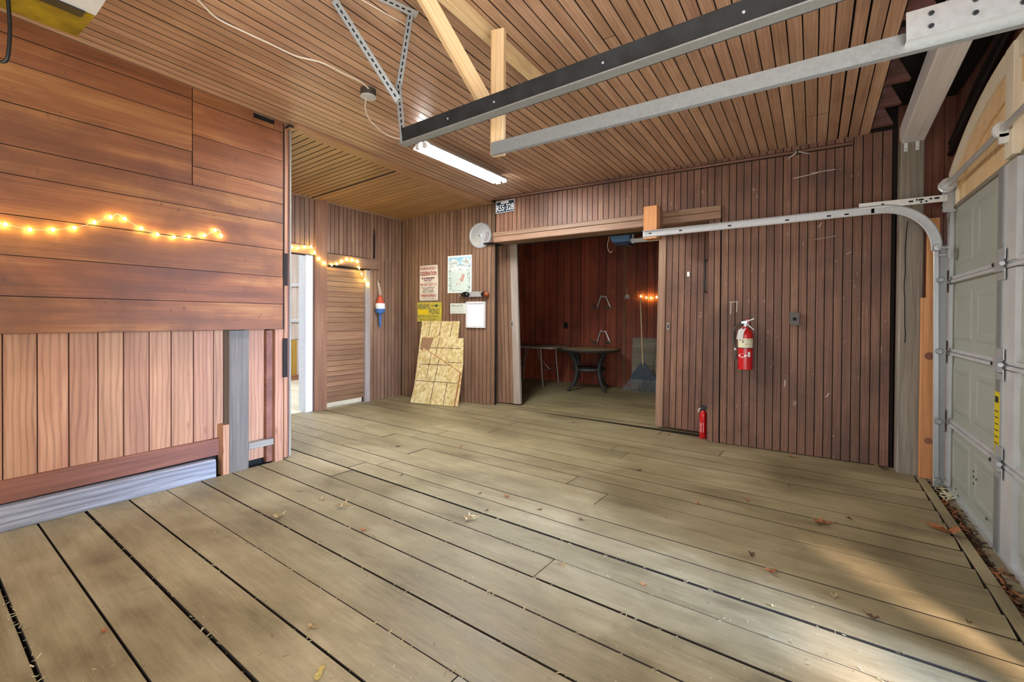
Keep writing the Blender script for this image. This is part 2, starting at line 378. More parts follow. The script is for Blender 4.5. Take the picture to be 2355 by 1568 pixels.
_pc = {}
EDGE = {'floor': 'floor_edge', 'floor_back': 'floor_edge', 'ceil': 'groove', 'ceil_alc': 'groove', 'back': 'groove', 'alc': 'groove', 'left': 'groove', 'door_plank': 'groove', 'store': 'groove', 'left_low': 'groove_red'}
def plank(parent, name, c, L, W, T, xd, zd, mat, ch=0.003, label=None):
    """board: c = centre of its front face, xd = along the grain, zd = face normal"""
    key = (round(L, 3), round(W, 4), round(T, 3), mat, ch)
    if key not in _pc:
        h, k = W / 2, L / 2
        pr = [(-h, -T), (h, -T), (h, -ch), (h - ch, 0), (-h + ch, 0), (-h, -ch)]
        b = B(); b.add([(sx * k, p[0], p[1]) for sx in (-1, 1) for p in pr],
                       [tuple(range(5, -1, -1)), tuple(range(6, 12))] + [(i, (i + 1) % 6, 6 + (i + 1) % 6, 6 + i) for i in range(6)])
        me = b.mesh(name, mat)
        if mat in EDGE and T < 0.045:                              # board sides coloured dark: gap shade put into the colour, with grime
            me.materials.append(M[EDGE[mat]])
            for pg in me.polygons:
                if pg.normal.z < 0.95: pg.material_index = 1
        _pc[key] = me
    o = bpy.data.objects.new(name, _pc[key]); COL.objects.link(o)
    if parent is not None: o.parent = parent
    x = Vector(xd).normalized(); z = Vector(zd).normalized(); y = z.cross(x).normalized(); z = x.cross(y)
    o.matrix_basis = Matrix(((x.x, y.x, z.x, c[0]), (x.y, y.y, z.y, c[1]), (x.z, y.z, z.z, c[2]), (0, 0, 0, 1)))
    if label: o['label'] = label
    return o

def vboards(parent, p0, p1, z0, z1, pitch, nrm, mat, T=0.016, gap=0.0036, name='board', ch=0.0018, jitter=0.0015):
    """vertical boards between plan points p0 and p1, front face on that line"""
    p0, p1 = Vector(p0 + (0,)), Vector(p1 + (0,)); d = p1 - p0; n = max(1, round(d.length / pitch)); pw = d.length / n
    for i in range(n):
        c = p0 + d * ((i + 0.5) / n) + Vector(nrm) * random.uniform(-jitter, jitter); c.z = (z0 + z1) / 2
        plank(parent, name, c, z1 - z0, pw - gap, T, (0, 0, 1), nrm, mat, ch)

def struct(name, label, cat, b=None, mat=None):
    if b is None: return thing(name, label, cat, kind='structure')
    return b.build(name, mat, label=label, cat=cat, kind='structure')

def text(parent, name, s, loc, h, mat, width=None, rotz=0.0, face='-Y', depth=0.0006, bold=0.0):
    """flat lettering standing in the local XZ plane, facing -Y"""
    cu = bpy.data.curves.new(name, 'FONT'); cu.body = s; cu.align_x = 'CENTER'; cu.align_y = 'CENTER'
    cu.size = 1.0; cu.extrude = 0.0; cu.offset = bold; cu.resolution_u = 2
    t = bpy.data.objects.new('tmp', cu); COL.objects.link(t)
    me = bpy.data.meshes.new_from_object(t.evaluated_get(bpy.context.evaluated_depsgraph_get()))
    bpy.data.objects.remove(t); bpy.data.curves.remove(cu)
    xs = [v.co.x for v in me.vertices]; ys = [v.co.y for v in me.vertices]
    sy = h / max(1e-6, max(ys) - min(ys)); sx = (width / (max(xs) - min(xs))) if width else sy
    mx, my = (max(xs) + min(xs)) / 2, (max(ys) + min(ys)) / 2
    for v in me.vertices: v.co = ((v.co.x - mx) * sx, 0, (v.co.y - my) * sy)
    me.materials.clear(); me.materials.append(M[mat]); me.name = name
    o = bpy.data.objects.new(name, me); COL.objects.link(o); o.parent = parent; o.location = loc
    if rotz: o.rotation_euler = (0, rotz, 0)
    return o

Z = (0, 0, 1); NY = (0, -1, 0); PX = (1, 0, 0); NX = (-1, 0, 0); PY = (0, 1, 0)
zc = lambda y: 2.96 - 0.02 * y

# ================================================================== THE SETTING
# ---- floor: wide planks running almost along X
fl = struct('floor', 'worn olive-grey wide plank floor of the barn garage', 'floor',
            B().box2((-5.6, -2.4, -0.14), (0.69, 5.30, -0.05)), 'dark_brown')
fd = Vector((1, -0.045, 0)).normalized()
rows = [-2.3, -2.07, -1.84, -1.61, -1.38, -1.15, -0.92, -0.69, -0.46, -0.18, 0.06, 0.30, 0.52, 0.735, 0.955, 1.17, 1.39, 1.61, 1.83, 2.035, 2.235, 2.42, 2.60, 2.79, 3.02,
        3.22, 3.43, 3.63, 3.84, 4.05, 4.26, 4.47, 4.68, 4.885, 5.08]
wide = {0.735: 0.013, 2.235: 0.016, 1.83: 0.012, 0.955: 0.009, 0.52: 0.008, 1.39: 0.009, 0.30: 0.012}
def floor_seg(x0, x1, ya, yb, dz):
    yc = (ya + yb) / 2; xm = (x0 + x1) / 2
    plank(fl, 'plank', (xm, yc - 0.045 * xm, dz), (x1 - x0) - 0.004, (yb - ya), 0.04, fd, Z, 'floor', 0.0015)
for ya, yb in zip(rows[:-1], rows[1:]):
    g = wide.get(yb, 0.0035)
    x0 = -3.87 if (ya + yb) / 2 + 0.17 < 2.28 else -5.56
    xe = 0.688
    cuts = [x0]
    if x0 < -5: cuts += [random.uniform(-3.9, -2.9)]
    elif yb > 1.9: cuts += []
    if random.random() < 0.35: cuts += [random.uniform(-1.6, -0.6)]
    cuts += [xe]
    for a, b_ in zip(cuts[:-1], cuts[1:]):
        floor_seg(a, b_, ya + wide.get(ya, 0.0035) / 2, yb - g / 2, random.uniform(-0.003, 0.001))
# filler strip under the sliding doors
for x0, x1 in ((-5.5, -3.9), (-3.9, -2.6), (-2.6, -0.92)):
    plank(fl, 'plank', ((x0 + x1) / 2, 5.305 + 0.0 * x0, -0.002), x1 - x0 - 0.004, 0.13 if x0 > -3.95 else 0.10, 0.04, PX, Z, 'floor', 0.004)
# edge plank along the garage door
for y0, y1 in ((-2.0, 1.2), (1.2, 3.05), (3.05, 4.84)):
    plank(fl, 'edge_plank', (0.724, (y0 + y1) / 2, -0.004), y1 - y0 - 0.004, 0.064, 0.04, PY, Z, 'floor', 0.004)

fb = struct('floor_storage', 'dusty olive-brown plank floor of the dark storage room', 'floor',
            B().box2((-6.6, 5.30, -0.14), (0.9, 8.3, -0.05)), 'dark_brown')
yy = 5.372
while yy < 8.05:
    plank(fb, 'plank', (-2.9, yy + 0.12, 0.0), 7.2, 0.237, 0.04, PX, Z, 'floor_back', 0.002); yy += 0.24

fw_ = struct('floor_white_room', 'sunlit pale plank floor of the white room past the left doorway', 'floor',
             B().box2((-10.0, 1.5, -0.14), (-5.6, 7.0, -0.05)), 'dark_brown')
yy = 1.6
while yy < 6.9:
    plank(fw_, 'plank', (-7.79, yy, 0.0), 4.4, 0.215, 0.04, PX, Z, 'floor_white', 0.003); yy += 0.22

ground = B().box2((0.75, -8, -0.30), (12, 12, -0.07)).build('ground', 'soil', label='bare brown ground outside the garage door', cat='ground', kind='structure')
g2 = B().box2((-12, -12, -0.30), (0.7, -2.45, -0.07)).build('driveway', 'drive', label='pale driveway in front of the barn', cat='ground', kind='structure')

sill = thing('door_sill', 'row of flat tan stones under the grey garage door', 'sill', kind='structure')
for i, (y0, y1, dx) in enumerate(((2.05, 2.62, 0), (2.62, 3.12, .012), (3.12, 3.62, -.008), (3.62, 4.25, .006), (4.25, 4.86, -.004))):
    plank(sill, 'stone', (0.872 + dx, (y0 + y1) / 2, -0.034 - 0.006 * (i % 2)), y1 - y0 - 0.008, 0.125, 0.05, PY, Z, 'stone', 0.01)

# ---- main ceiling, beadboard along Y
ce = struct('ceiling', 'varnished brown beadboard ceiling of the garage', 'ceiling')
cs = B(); cs.add([(-3.95, -2.42, zc(-2.4) + 0.022), (0.40, -2.42, zc(-2.4) + 0.022), (0.40, 5.06, zc(5.06) + 0.022), (-3.95, 5.06, zc(5.06) + 0.022),
                  (-3.95, -2.42, zc(-2.4) + 0.12), (0.40, -2.42, zc(-2.4) + 0.12), (0.40, 5.06, zc(5.06) + 0.12), (-3.95, 5.06, zc(5.06) + 0.12)],
                 [(0, 3, 2, 1), (4, 5, 6, 7), (0, 1, 5, 4), (1, 2, 6, 5), (2, 3, 7, 6), (3, 0, 4, 7)])
cs.build('ceiling_deck', 'dark_brown', parent=ce)
cdir = Vector((0, 1, -0.02)).normalized()
n = 56; x0, x1 = -3.888, 0.392; p = (x1 - x0) / n
for i in range(n):
    x = x0 + (i + 0.5) * p
    gp = 0.012 if i in (53,) else 0.0032
    ym = 1.33; L = 7.45
    if i in (50, 51) or random.random() < 0.16:       # butt joints
        j = 4.35 if i in (50, 51) else random.uniform(2.2, 4.6)
        plank(ce, 'board', (x, (-2.39 + j) / 2, zc((-2.39 + j) / 2) + random.uniform(0, .002)), j + 2.39 - .003, p - gp, 0.02, cdir, (0, 0, -1), 'ceil', 0.002)
        plank(ce, 'board', (x, (5.055 + j) / 2, zc((5.055 + j) / 2) + random.uniform(0, .002)), 5.055 - j - .003, p - gp, 0.02, cdir, (0, 0, -1), 'ceil', 0.002)
    else:
        plank(ce, 'board', (x, ym, zc(ym) + random.uniform(0, .002)), L, p - gp, 0.02, cdir, (0, 0, -1), 'ceil', 0.002)
# joist tails past the cut edge of the ceiling, deck above them
for yj in (-0.6, 0.2, 0.78, 1.19, 1.60, 2.01, 2.42, 2.84, 3.26, 3.67, 4.07, 4.47, 4.88):
    zt = zc(yj)
    B().prism([(.36, zt + .012), (.535, zt + .012), (.455, zt + .20), (.36, zt + .20)], PX, Z, PY, (0, yj - .01, 0), .045).build('joist', 'joist', parent=ce)
B().box2((0.36, -2.44, 3.05), (1.05, 5.2, 3.14)).build('roof_deck', 'dark_brown', parent=ce)
# side beam carrying the ceiling edge, on the grey post
beam = plank(None, 'edge_beam', (0.656, 2.15, 2.945), 5.6, 0.145, 0.16, (0, 1, -0.094), (0, 0, -1), 'beam_white', 0.005)
tag(beam, 'pale grey beam sloping overhead along the garage door wall', 'beam')

# ---- alcove ceiling, boards along X, rising to the main ceiling
ca = struct('ceiling_alcove', 'honey-brown board ceiling of the alcove by the left doorway', 'ceiling')
B().add([(-5.6, 2.2, 2.83), (-3.8, 2.2, 2.92), (-3.8, 5.4, 2.91), (-5.6, 5.4, 2.83), (-5.6, 2.2, 2.9), (-3.8, 2.2, 3.0), (-3.8, 5.4, 3.0), (-5.6, 5.4, 2.9)],
        [(0, 3, 2, 1), (4, 5, 6, 7), (0, 1, 5, 4), (1, 2, 6, 5), (2, 3, 7, 6), (3, 0, 4, 7)]).build('ceiling_deck', 'dark_brown', parent=ca)
adir = Vector((1.80, 0, 0.085)).normalized()
yy = 2.21
while yy < 5.30:
    pw = 0.076 if yy < 3.5 else 0.092
    plank(ca, 'board', (-4.68, yy + pw / 2, 2.843), 1.80, pw - (0.003 if yy < 3.5 else 0.0015), 0.018, adir, (0.047, 0, -1), 'ceil_alc', 0.004 if yy < 3.5 else 0.002)
    yy += pw
plank(ca, 'batten', (-4.68, 3.535, 2.832), 1.78, 0.05, 0.02, adir, (0.047, 0, -1), 'ceil_alc', 0.003)
t1 = plank(None, 'trim_1', (-3.80, 3.68, zc(3.68) - 0.028), 2.86, 0.135, 0.028, cdir, (0, 0, -1), 'ceil_trim', 0.004)
tag(t1, 'flat brown board between the garage ceiling and the alcove ceiling', 'trim', kind='structure')

# ---- left wall: horizontal planks above, vertical boards below
wl = struct('wall_left', 'red-brown plank partition on the left with pale vertical boards below', 'wall')
B().box2((-3.905, -2.4, 1.14), (-3.845, 2.20, 3.0)).build('wall_core', 'dark', parent=wl)
def lplank(y0, y1, z0, z1, dx=0.0):
    plank(wl, 'plank', (-3.82 + dx, (y0 + y1) / 2, (z0 + z1) / 2), y1 - y0 - 0.002, z1 - z0 - 0.0025, 0.022, PY, PX, 'left', 0.0012)
zl = [1.14, 1.357, 1.59, 1.822, 2.052, 2.215, 2.457, 2.69, 2.842, 2.957]
for k, (a, b_) in enumerate(zip(zl[:-1], zl[1:])):
    full = k < 5
    lplank(-2.4, 2.178 if full else 1.49, a, b_, random.uniform(-.003, .002))
for a, b_ in ((2.215, 2.355), (2.355, 2.585), (2.585, 2.83)): lplank(1.493, 2.178, a, b_, random.uniform(-.003, .002))
lplank(1.493, 1.93, 2.83, 2.935); lplank(1.93, 2.10, 2.83, 2.875); lplank(2.10, 2.178, 2.83, 2.928)
# lower boards, recessed
B().box2((-4.03, -2.4, -0.05), (-3.972, 2.25, 1.2)).build('wall_core', 'dark', parent=wl)
ylow = [-2.4, -2.1, -1.75, -1.4, -1.05, -0.7, -0.35, -0.05, 0.15, 0.36, 0.566, 0.709, 0.851, 0.992, 1.126, 1.271, 1.405, 1.55, 1.689, 1.762]
for a, b_ in zip(ylow[:-1], ylow[1:]):
    plank(wl, 'low_board', (-3.95 + random.uniform(-.002, .002), (a + b_) / 2, 0.66), 1.0, b_ - a - 0.003, 0.02, Z, PX, 'left_low', 0.002)
plank(wl, 'low_board', (-3.945, 2.005, 0.60), 1.13, 0.165, 0.02, Z, PX, 'left_low', 0.003)
plank(wl, 'rail_board', (-3.925, -0.33, 0.215), 4.14, 0.135, 0.03, PY, PX, 'left_dark', 0.004)
plank(wl, 'post', (-3.858, 1.84, 0.565), 1.14, 0.152, 0.10, Z, PX, 'grey_post', 0.006)
plank(wl, 'stud', (-3.862, 1.744, 0.19), 0.40, 0.046, 0.09, Z, PX, 'left_low', 0.003)
plank(wl, 'stud', (-3.856, 2.168, 0.565), 1.15, 0.075, 0.10, Z, PX, 'left_low', 0.004)
plank(wl, 'block', (-3.872, 2.024, 0.172), 0.205, 0.052, 0.07, PY, PX, 'weathered', 0.004)
B().box2((-3.95, 2.08, 0.0), (-3.90, 2.132, 1.13)).build('stud_side', 'left_dark', parent=wl)
plank(wl, 'corner_board', (-3.85, 2.222, 1.49), 2.95, 0.026, 0.05, Z, PX, 'left_low', 0.003)
plank(wl, 'corner_board', (-3.866, 2.246, 1.45), 2.87, 0.022, 0.05, Z, PX, 'left_dark', 0.002)
plank(wl, 'corner_board', (-3.856, 2.266, 1.45), 2.87, 0.018, 0.14, Z, PX, 'weathered', 0.003)
for z0, z1 in ((0.72, 1.06), (1.52, 1.80)):
    B().box2((-3.846, 2.192, z0), (-3.838, 2.232, z1)).build('corner_patch', 'dark_brown', parent=wl)
gb = plank(None, 'floor_timber', (-3.862, -0.34, 0.078), 4.02, 0.146, 0.09, (0, 1, -0.008), (1, 0, 0.04), 'grey_beam', 0.012)
tag(gb, 'silver-grey weathered timber lying on the floor along the left wall', 'timber')

# ---- alcove: left wall with doorway and board door, hidden end wall
wa = struct('wall_alcove_left', 'vertical brown boards around the two doors of the alcove', 'wall')
XW = -5.5
bk = B(); bk.box2((XW - 0.06, 2.2, 2.05), (XW - 0.02, 3.56, 2.9)); bk.box2((XW - 0.06, 3.56, 1.93), (XW - 0.02, 4.37, 2.9)); bk.box2((XW - 0.06, 4.37, 0), (XW - 0.02, 5.2, 2.9)); bk.box2((XW - 0.06, 2.2, 0), (XW - 0.02, 2.95, 2.05))
bk.build('wall_core', 'dark_brown', parent=wa)
vboards(wa, (XW, 2.3), (XW, 3.555), 2.17, 2.80, 0.0664, PX, 'alc')
vboards(wa, (XW, 2.3), (XW, 2.95), 0.0, 2.17, 0.0664, PX, 'alc')
vboards(wa, (XW, 3.735), (XW, 4.60), 2.12, 2.81, 0.0664, PX, 'alc')
vboards(wa, (XW, 4.46), (XW, 5.09), 0.0, 2.12, 0.0664, PX, 'alc')
vboards(wa, (XW, 4.60), (XW, 5.09), 2.12, 2.81, 0.0664, PX, 'alc')
plank(wa, 'post', (XW + 0.03, 3.645, 1.40), 2.80, 0.18, 0.06, Z, PX, 'post_brown', 0.005)
plank(wa, 'header', (XW + 0.02, 3.25, 2.115), 0.61, 0.12, 0.04, PY, PX, 'alc', 0.004)
plank(wa, 'header', (XW + 0.035, 4.17, 2.035), 0.87, 0.15, 0.05, PY, PX, 'alc', 0.006)
plank(wa, 'jamb', (XW + 0.02, 4.415, 0.97), 1.94, 0.085, 0.05, Z, PX, 'stile_grey', 0.004)
plank(wa, 'jamb', (XW - 0.01, 3.50, 1.03), 2.06, 0.10, 0.16, Z, PX, 'white_paint', 0.004)
plank(wa, 'crown', (XW + 0.02, 3.7, 2.80), 2.8, 0.03, 0.02, PY, PX, 'trim', 0.004)
d4 = struct('door_1', 'closed alcove door of horizontal brown boards under string lights', 'door')
B().box2((XW - 0.05, 3.74, 0.07), (XW - 0.03, 4.37, 1.93)).build('door_core', 'dark_brown', parent=d4)
zz = 0.075
while zz < 1.92:
    hgt = 0.071 if zz > 1.15 or zz < 0.9 else 0.123
    hgt = min(hgt, 1.93 - zz)
    plank(d4, 'board', (XW - 0.012 + random.uniform(-.002, .002), 4.055, zz + hgt / 2), 0.63, hgt - 0.0018, 0.018, PY, PX, 'door_plank', 0.0015); zz += hgt
we = B().box2((-5.6, 2.13, 0), (-3.9, 2.19, 2.95)).build('wall_alcove_end', 'alc', label='brown end wall of the alcove behind the plank partition', cat='wall', kind='structure')

# ---- alcove back wall (posters hang here)
wp = struct('wall_alcove_back', 'brown beadboard wall where the posters and signs hang', 'wall')
A0, A1 = (-5.485, 5.085), (-3.80, 5.285)
nA = Vector((A1[1] - A0[1], -(A1[0] - A0[0]), 0)).normalized()
B().prism([(0, 0), (1.70, 0), (1.70, 2.92), (0, 2.92)], (0.993, 0.118, 0), Z, (-0.118, 0.993, 0), (-5.485 - 0.118 * .018, 5.085 + .018, 0), 0.04).build('wall_core', 'dark_brown', parent=wp)
vboards(wp, A0, A1, 0.0, 2.90, 0.0664, nA, 'alc')
plank(wp, 'crown', (-4.64, 5.165, 2.862), 1.70, 0.035, 0.03, (1.685, 0.2, 0.062), nA, 'trim', 0.005)

# ---- back wall, right part and panel over the sliding doors
wb = struct('wall_back', 'red-brown beadboard back wall with the wide doorway', 'wall')
bk = B(); bk.box2((-3.58, 5.005, 2.27), (0.60, 5.05, 3.12)); bk.box2((-0.895, 5.005, 0), (0.57, 5.05, 2.27)); bk.box2((-3.56, 5.005, 2.275), (-0.9, 5.20, 2.9))
bk.build('wall_core', 'dark_brown', parent=wb)
vboards(wb, (-3.575, 4.985), (-0.78, 4.985), 2.385, 2.862, 0.0664, NY, 'back')
vboards(wb, (-0.78, 4.985), (0.545, 4.985), 0.004, 2.862, 0.0664, NY, 'back')
vboards(wb, (-0.90, 4.975), (-0.785, 4.975), 0.0, 2.262, 0.06, NY, 'back')
plank(wb, 'end_board', (-3.575, 5.09, 2.56), 0.60, 0.20, 0.015, Z, NX, 'back', 0.003)
plank(wb, 'lintel_soffit', (-2.24, 5.10, 2.258), 2.66, 0.22, 0.02, PX, (0, 0, -1), 'trim', 0.004)
plank(wb, 'soffit', (-2.24, 5.37, 2.30), 3.4, 0.36, 0.02, PX, (0, 0, -1), 'dark_brown', 0.004)
t2 = thing('trim_2', 'double header board over the wide doorway', 'trim', kind='structure')
plank(t2, 'header_board', (-2.187, 4.945, 2.364), 2.81, 0.058, 0.04, PX, NY, 'trim', 0.008)
plank(t2, 'header_board', (-2.187, 4.955, 2.297), 2.81, 0.074, 0.04, PX, NY, 'trim', 0.005)
t3 = plank(None, 'trim_3', (-1.66, 4.962, 2.818), 3.86, 0.034, 0.026, (1, 0, -0.011), NY, 'back', 0.006)
tag(t3, 'thin red-brown moulding along the top of the back wall', 'trim', kind='structure')

# chalky scratches and scuffs on the back wall
for (xa, za, xb, zb, wdt) in ((-0.17, 2.565, 0.02, 2.585, .006), (-0.03, 2.59, 0.15, 2.595, .006), (0.03, 2.09, 0.055, 2.13, .006), (0.10, 0.55, 0.125, 0.59, .007), (0.0, 1.98, 0.16, 2.0, .003), (-0.70, 1.42, -0.62, 1.425, .006), (-0.69, 1.30, -0.685, 1.42, .008), (-0.635, 1.32, -0.63, 1.42, .008), (0.24, 1.83, 0.27, 1.85, .005), (-0.22, 0.62, -0.215, 0.68, .01)):
    d_ = Vector((xb - xa, 0, zb - za)); L_ = d_.length
    B().box(((xa + xb) / 2, 4.9825, (za + zb) / 2), (L_, 0.001, wdt), Matrix.Rotation(-math.atan2(d_.z, d_.x), 3, 'Y')).build('scratch', 'web', parent=wb)
# sliding doors
def sliding(name, label, loc, tilt, x0, x1, stile, stile_w, zt, mat):
    d = thing(name, label, 'door', loc, kind='structure', rot=(0, tilt, 0))
    B().box2((x0, 0.018, 0.02), (x1, 0.035, zt)).build('door_core', 'dark_brown', parent=d)
    s0, s1 = (x1 - stile_w, x1) if stile == 'R' else (x0, x0 + stile_w)
    plank(d, 'stile', ((s0 + s1) / 2, -0.012, zt / 2 + 0.01), zt - 0.02, stile_w, 0.045, Z, NY, 'stile_grey' if stile == 'R' else 'trim', 0.005)
    a, b_ = (x0, s0) if stile == 'R' else (s1, x1)
    vboards(d, (a, 0.0), (b_, 0.0), 0.02, zt, 0.0675, NY, mat)
    return d
dl = sliding('door_2', 'left sliding plank door leaning out of plumb, pale front stile', (-3.50, 5.44, 0.005), math.radians(-2.1), -0.95, 0.05, 'R', 0.115, 2.36, 'alc')
dr = sliding('door_3', 'right sliding beadboard door half hidden behind the wall panel', (-1.50, 5.25, 0.008), math.radians(0.7), 0.0, 1.1, 'L', 0.085, 2.27, 'back')
for d, x in ((dl, -0.055), (dr, 0.125)):
    h = B().box((x, -0.016, 1.16), (0.026, 0.006, 0.075)).build('finger_pull', 'galv_dull', parent=d)
    B().box((x, -0.0195, 1.16), (0.012, 0.003, 0.05)).build('pull_slot', 'dark', parent=h)
hd = B().tube([(0.50, -0.004, 1.885), (0.50, -0.045, 1.885), (0.505, -0.05, 1.72), (0.50, -0.045, 1.545), (0.50, -0.004, 1.545)], 0.011, 8).build('pull_handle', 'black', parent=dr, smooth=True)
hd['label'] = 'long black bar handle'
B().box2((0.313, -0.004, 1.715), (0.338, 0.0, 1.765)).build('sticker', 'white', parent=dr)

# ---- storage room behind the doorway
ws = struct('wall_storage_back', 'dark red-brown board wall at the back of the storage room', 'wall',
            B().box2((-6.6, 8.07, 0), (0.9, 8.12, 3.0)), 'dark_brown')
xx = -5.9
while xx < -1.6:
    pw = random.choice((0.15, 0.17, 0.2, 0.13))
    plank(ws, 'board', (xx + pw / 2, 8.05 + random.uniform(-.003, .003), 1.5), 3.0, pw - 0.003, 0.018, Z, NY, 'store', 0.003); xx += pw
plank(ws, 'batten', (-3.755, 8.025, 1.5), 3.0, 0.03, 0.025, Z, NY, 'store', 0.004)
plank(ws, 'batten', (-2.87, 8.03, 1.5), 3.0, 0.06, 0.02, Z, NY, 'left_dark', 0.004)
sl_ = B(); sl_.box2((-6.6, 5.30, 0), (-6.5, 8.1, 3.0)); B_ = sl_.build('wall_storage_left', 'store', label='dark side wall of the storage room', cat='wall', kind='structure')
B().box2((0.8, 5.06, 0), (0.9, 8.1, 3.0)).build('wall_storage_right', 'store', label='dark far right wall of the storage room', cat='wall', kind='structure')
sf = B(); sf.box2((-6.6, 5.50, 0), (-4.5, 5.56, 3.0)); sf.box2((-0.85, 5.40, 0), (0.9, 5.46, 3.0))
sf.build('wall_storage_front', 'dark_brown', label='inside face of the storage room front wall', cat='wall', kind='structure')
B().box2((-6.6, 5.06, 2.92), (0.9, 8.12, 3.0)).build('ceiling_storage', 'dark_brown', label='dark ceiling of the storage room', cat='ceiling', kind='structure')

# ---- white room behind the left doorway
ww = struct('wall_white_room', 'whitewashed board wall of the bright room past the left doorway', 'wall',
            B().box2((-8.6, 1.5, 0), (-8.55, 7.0, 3.0)), 'white_paint')
vboards(ww, (-8.53, 3.6), (-8.53, 6.4), 0.8, 3.0, 0.09, PX, 'white_board')
vboards(ww, (-8.53, 4.0), (-8.53, 5.15), 0.06, 0.79, 0.08, PX, 'ochre_board')
vboards(ww, (-8.53, 5.15), (-8.53, 6.4), 0.06, 0.79, 0.09, PX, 'white_board')
plank(ww, 'rail', (-8.50, 5.0, 1.86), 2.6, 0.06, 0.04, (0, 1, 0.1), PX, 'white_paint', 0.004)
plank(ww, 'rail', (-8.50, 5.0, 1.17), 2.6, 0.06, 0.05, PY, PX, 'white_paint', 0.004)
plank(ww, 'base_board', (-8.48, 4.9, 0.05), 2.6, 0.10, 0.06, PY, PX, 'left_low', 0.004)
wc = B(); wc.box2((-8.6, 1.45, 0), (-5.56, 1.5, 3.0)); wc.box2((-8.6, 7.0, 0), (-5.56, 7.05, 3.0)); wc.box2((-5.62, 5.2, 0), (-5.56, 7.0, 3.0))
wc.build('wall_white_room_side', 'white_paint', label='white side walls of the bright room past the doorway', cat='wall', kind='structure')
B().box2((-8.6, 1.45, 2.95), (-5.56, 7.05, 3.0)).build('ceiling_white_room', 'white_paint', label='white ceiling of the bright room past the doorway', cat='ceiling', kind='structure')

# ---- front wall behind the photographer, with an opening made for the fill light
wf = B(); wf.box2((-3.9, -2.42, 0), (-3.1, -2.36, 3.1)); wf.box2((0.7, -2.42, 0), (1.0, -2.36, 3.1)); wf.box2((-3.1, -2.42, 2.5), (0.7, -2.36, 3.1))
wf.build('wall_front', 'back', label='plank wall behind the viewer with an added opening for fill light', cat='wall', kind='structure')

# ---- right wall around the garage door
wr = struct('wall_right', 'garage door wall with an arched timber opening filled in new pine', 'wall')
rb = B(); rb.box2((0.95, 1.15, 0), (1.0, 1.80, 3.12)); rb.box2((0.95, -2.4, 0), (1.0, -1.75, 3.12)); rb.box2((0.95, -1.75, 2.12), (1.0, 1.15, 3.12)); rb.box2((0.95, 1.80, 2.12), (1.0, 4.95, 3.12)); rb.box2((0.95, 4.88, -0.05), (1.0, 5.2, 3.12)); rb.box2((0.58, 5.0, 0), (1.0, 5.05, 3.12))
rb.build('wall_core', 'joist', parent=wr)
vboards(wr, (0.94, 5.0), (0.94, 4.70), 2.10, 3.10, 0.075, NX, 'left_dark')
vboards(wr, (0.94, 4.70), (0.94, 2.2), 2.45, 3.10, 0.085, NX, 'left_dark')
vboards(wr, (0.58, 4.99), (0.94, 4.99), 0.0, 3.10, 0.075, NY, 'left_dark')
# pine infill boards under the arch, header bottom z 2.114
vboards(wr, (0.888, 4.79), (0.888, 3.52), 2.114, 2.50, 0.115, NX, 'pine', T=0.02, gap=0.001, name='infill_board', ch=0.001)
vboards(wr, (0.888, 3.40), (0.888, 2.25), 2.114, 2.62, 0.115, NX, 'pine', T=0.02, gap=0.001, name='infill_board', ch=0.001)
plank(wr, 'header_sill', (0.875, 3.5, 2.105), 2.66, 0.03, 0.03, PY, NX, 'weathered', 0.002)
def arch_z(y, top, drop): return top - drop * ((y - 3.5) / 1.3) ** 2
def arch(name, topo, dropo, topi, dropi, x, mat, yr=(2.2, 4.80), t=0.03):
    b = B(); k = 20; vs_ = []
    for i in range(k + 1):
        y = yr[0] + (yr[1] - yr[0]) * i / k
        for xx_ in (x, x + t):
            vs_ += [(xx_, y, arch_z(y, topo, dropo)), (xx_, y, arch_z(y, topi, dropi))]
    fs = []
    for i in range(k):
        a = 4 * i; c_ = a + 4
        fs += [(a, a + 1, c_ + 1, c_), (a + 2, c_ + 2, c_ + 3, a + 3), (a, c_, c_ + 2, a + 2), (a + 1, a + 3, c_ + 3, c_ + 1)]
    fs += [(0, 2, 3, 1), (4 * k, 4 * k + 1, 4 * k + 3, 4 * k + 2)]
    b.add(vs_, fs).build(name, mat, parent=wr)
arch('arch_casing', 2.715, 0.33, 2.60, 0.33, 0.862, 'pine_white')
arch('arch_rib', 2.60, 0.33, 2.475, 0.36, 0.875, 'pine', yr=(2.5, 4.6))
B().box2((0.872, 4.62, 2.114), (0.90, 4.80, 2.40)).build('corner_block', 'pine_white', parent=wr)
plank(wr, 'centre_stud', (0.845, 3.435, 2.40), 0.58, 0.12, 0.045, Z, NX, 'pine_white', 0.003)
# dark cable bundle and spider-dusted pipes above the arch
for k, (dy, dz, r) in enumerate(((0, 0, .02), (0.0, 0.05, .013), (0, 0.085, 0.016))):
    B().tube([(0.90, 4.97, 2.58 + dz), (0.90, 4.2, 2.79 + dz * .8), (0.90, 3.3, 2.95 + dz * .5), (0.90, 2.4, 3.0 + dz * .4)], r, 8).build('dark_conduit', 'black', parent=wr, smooth=True)

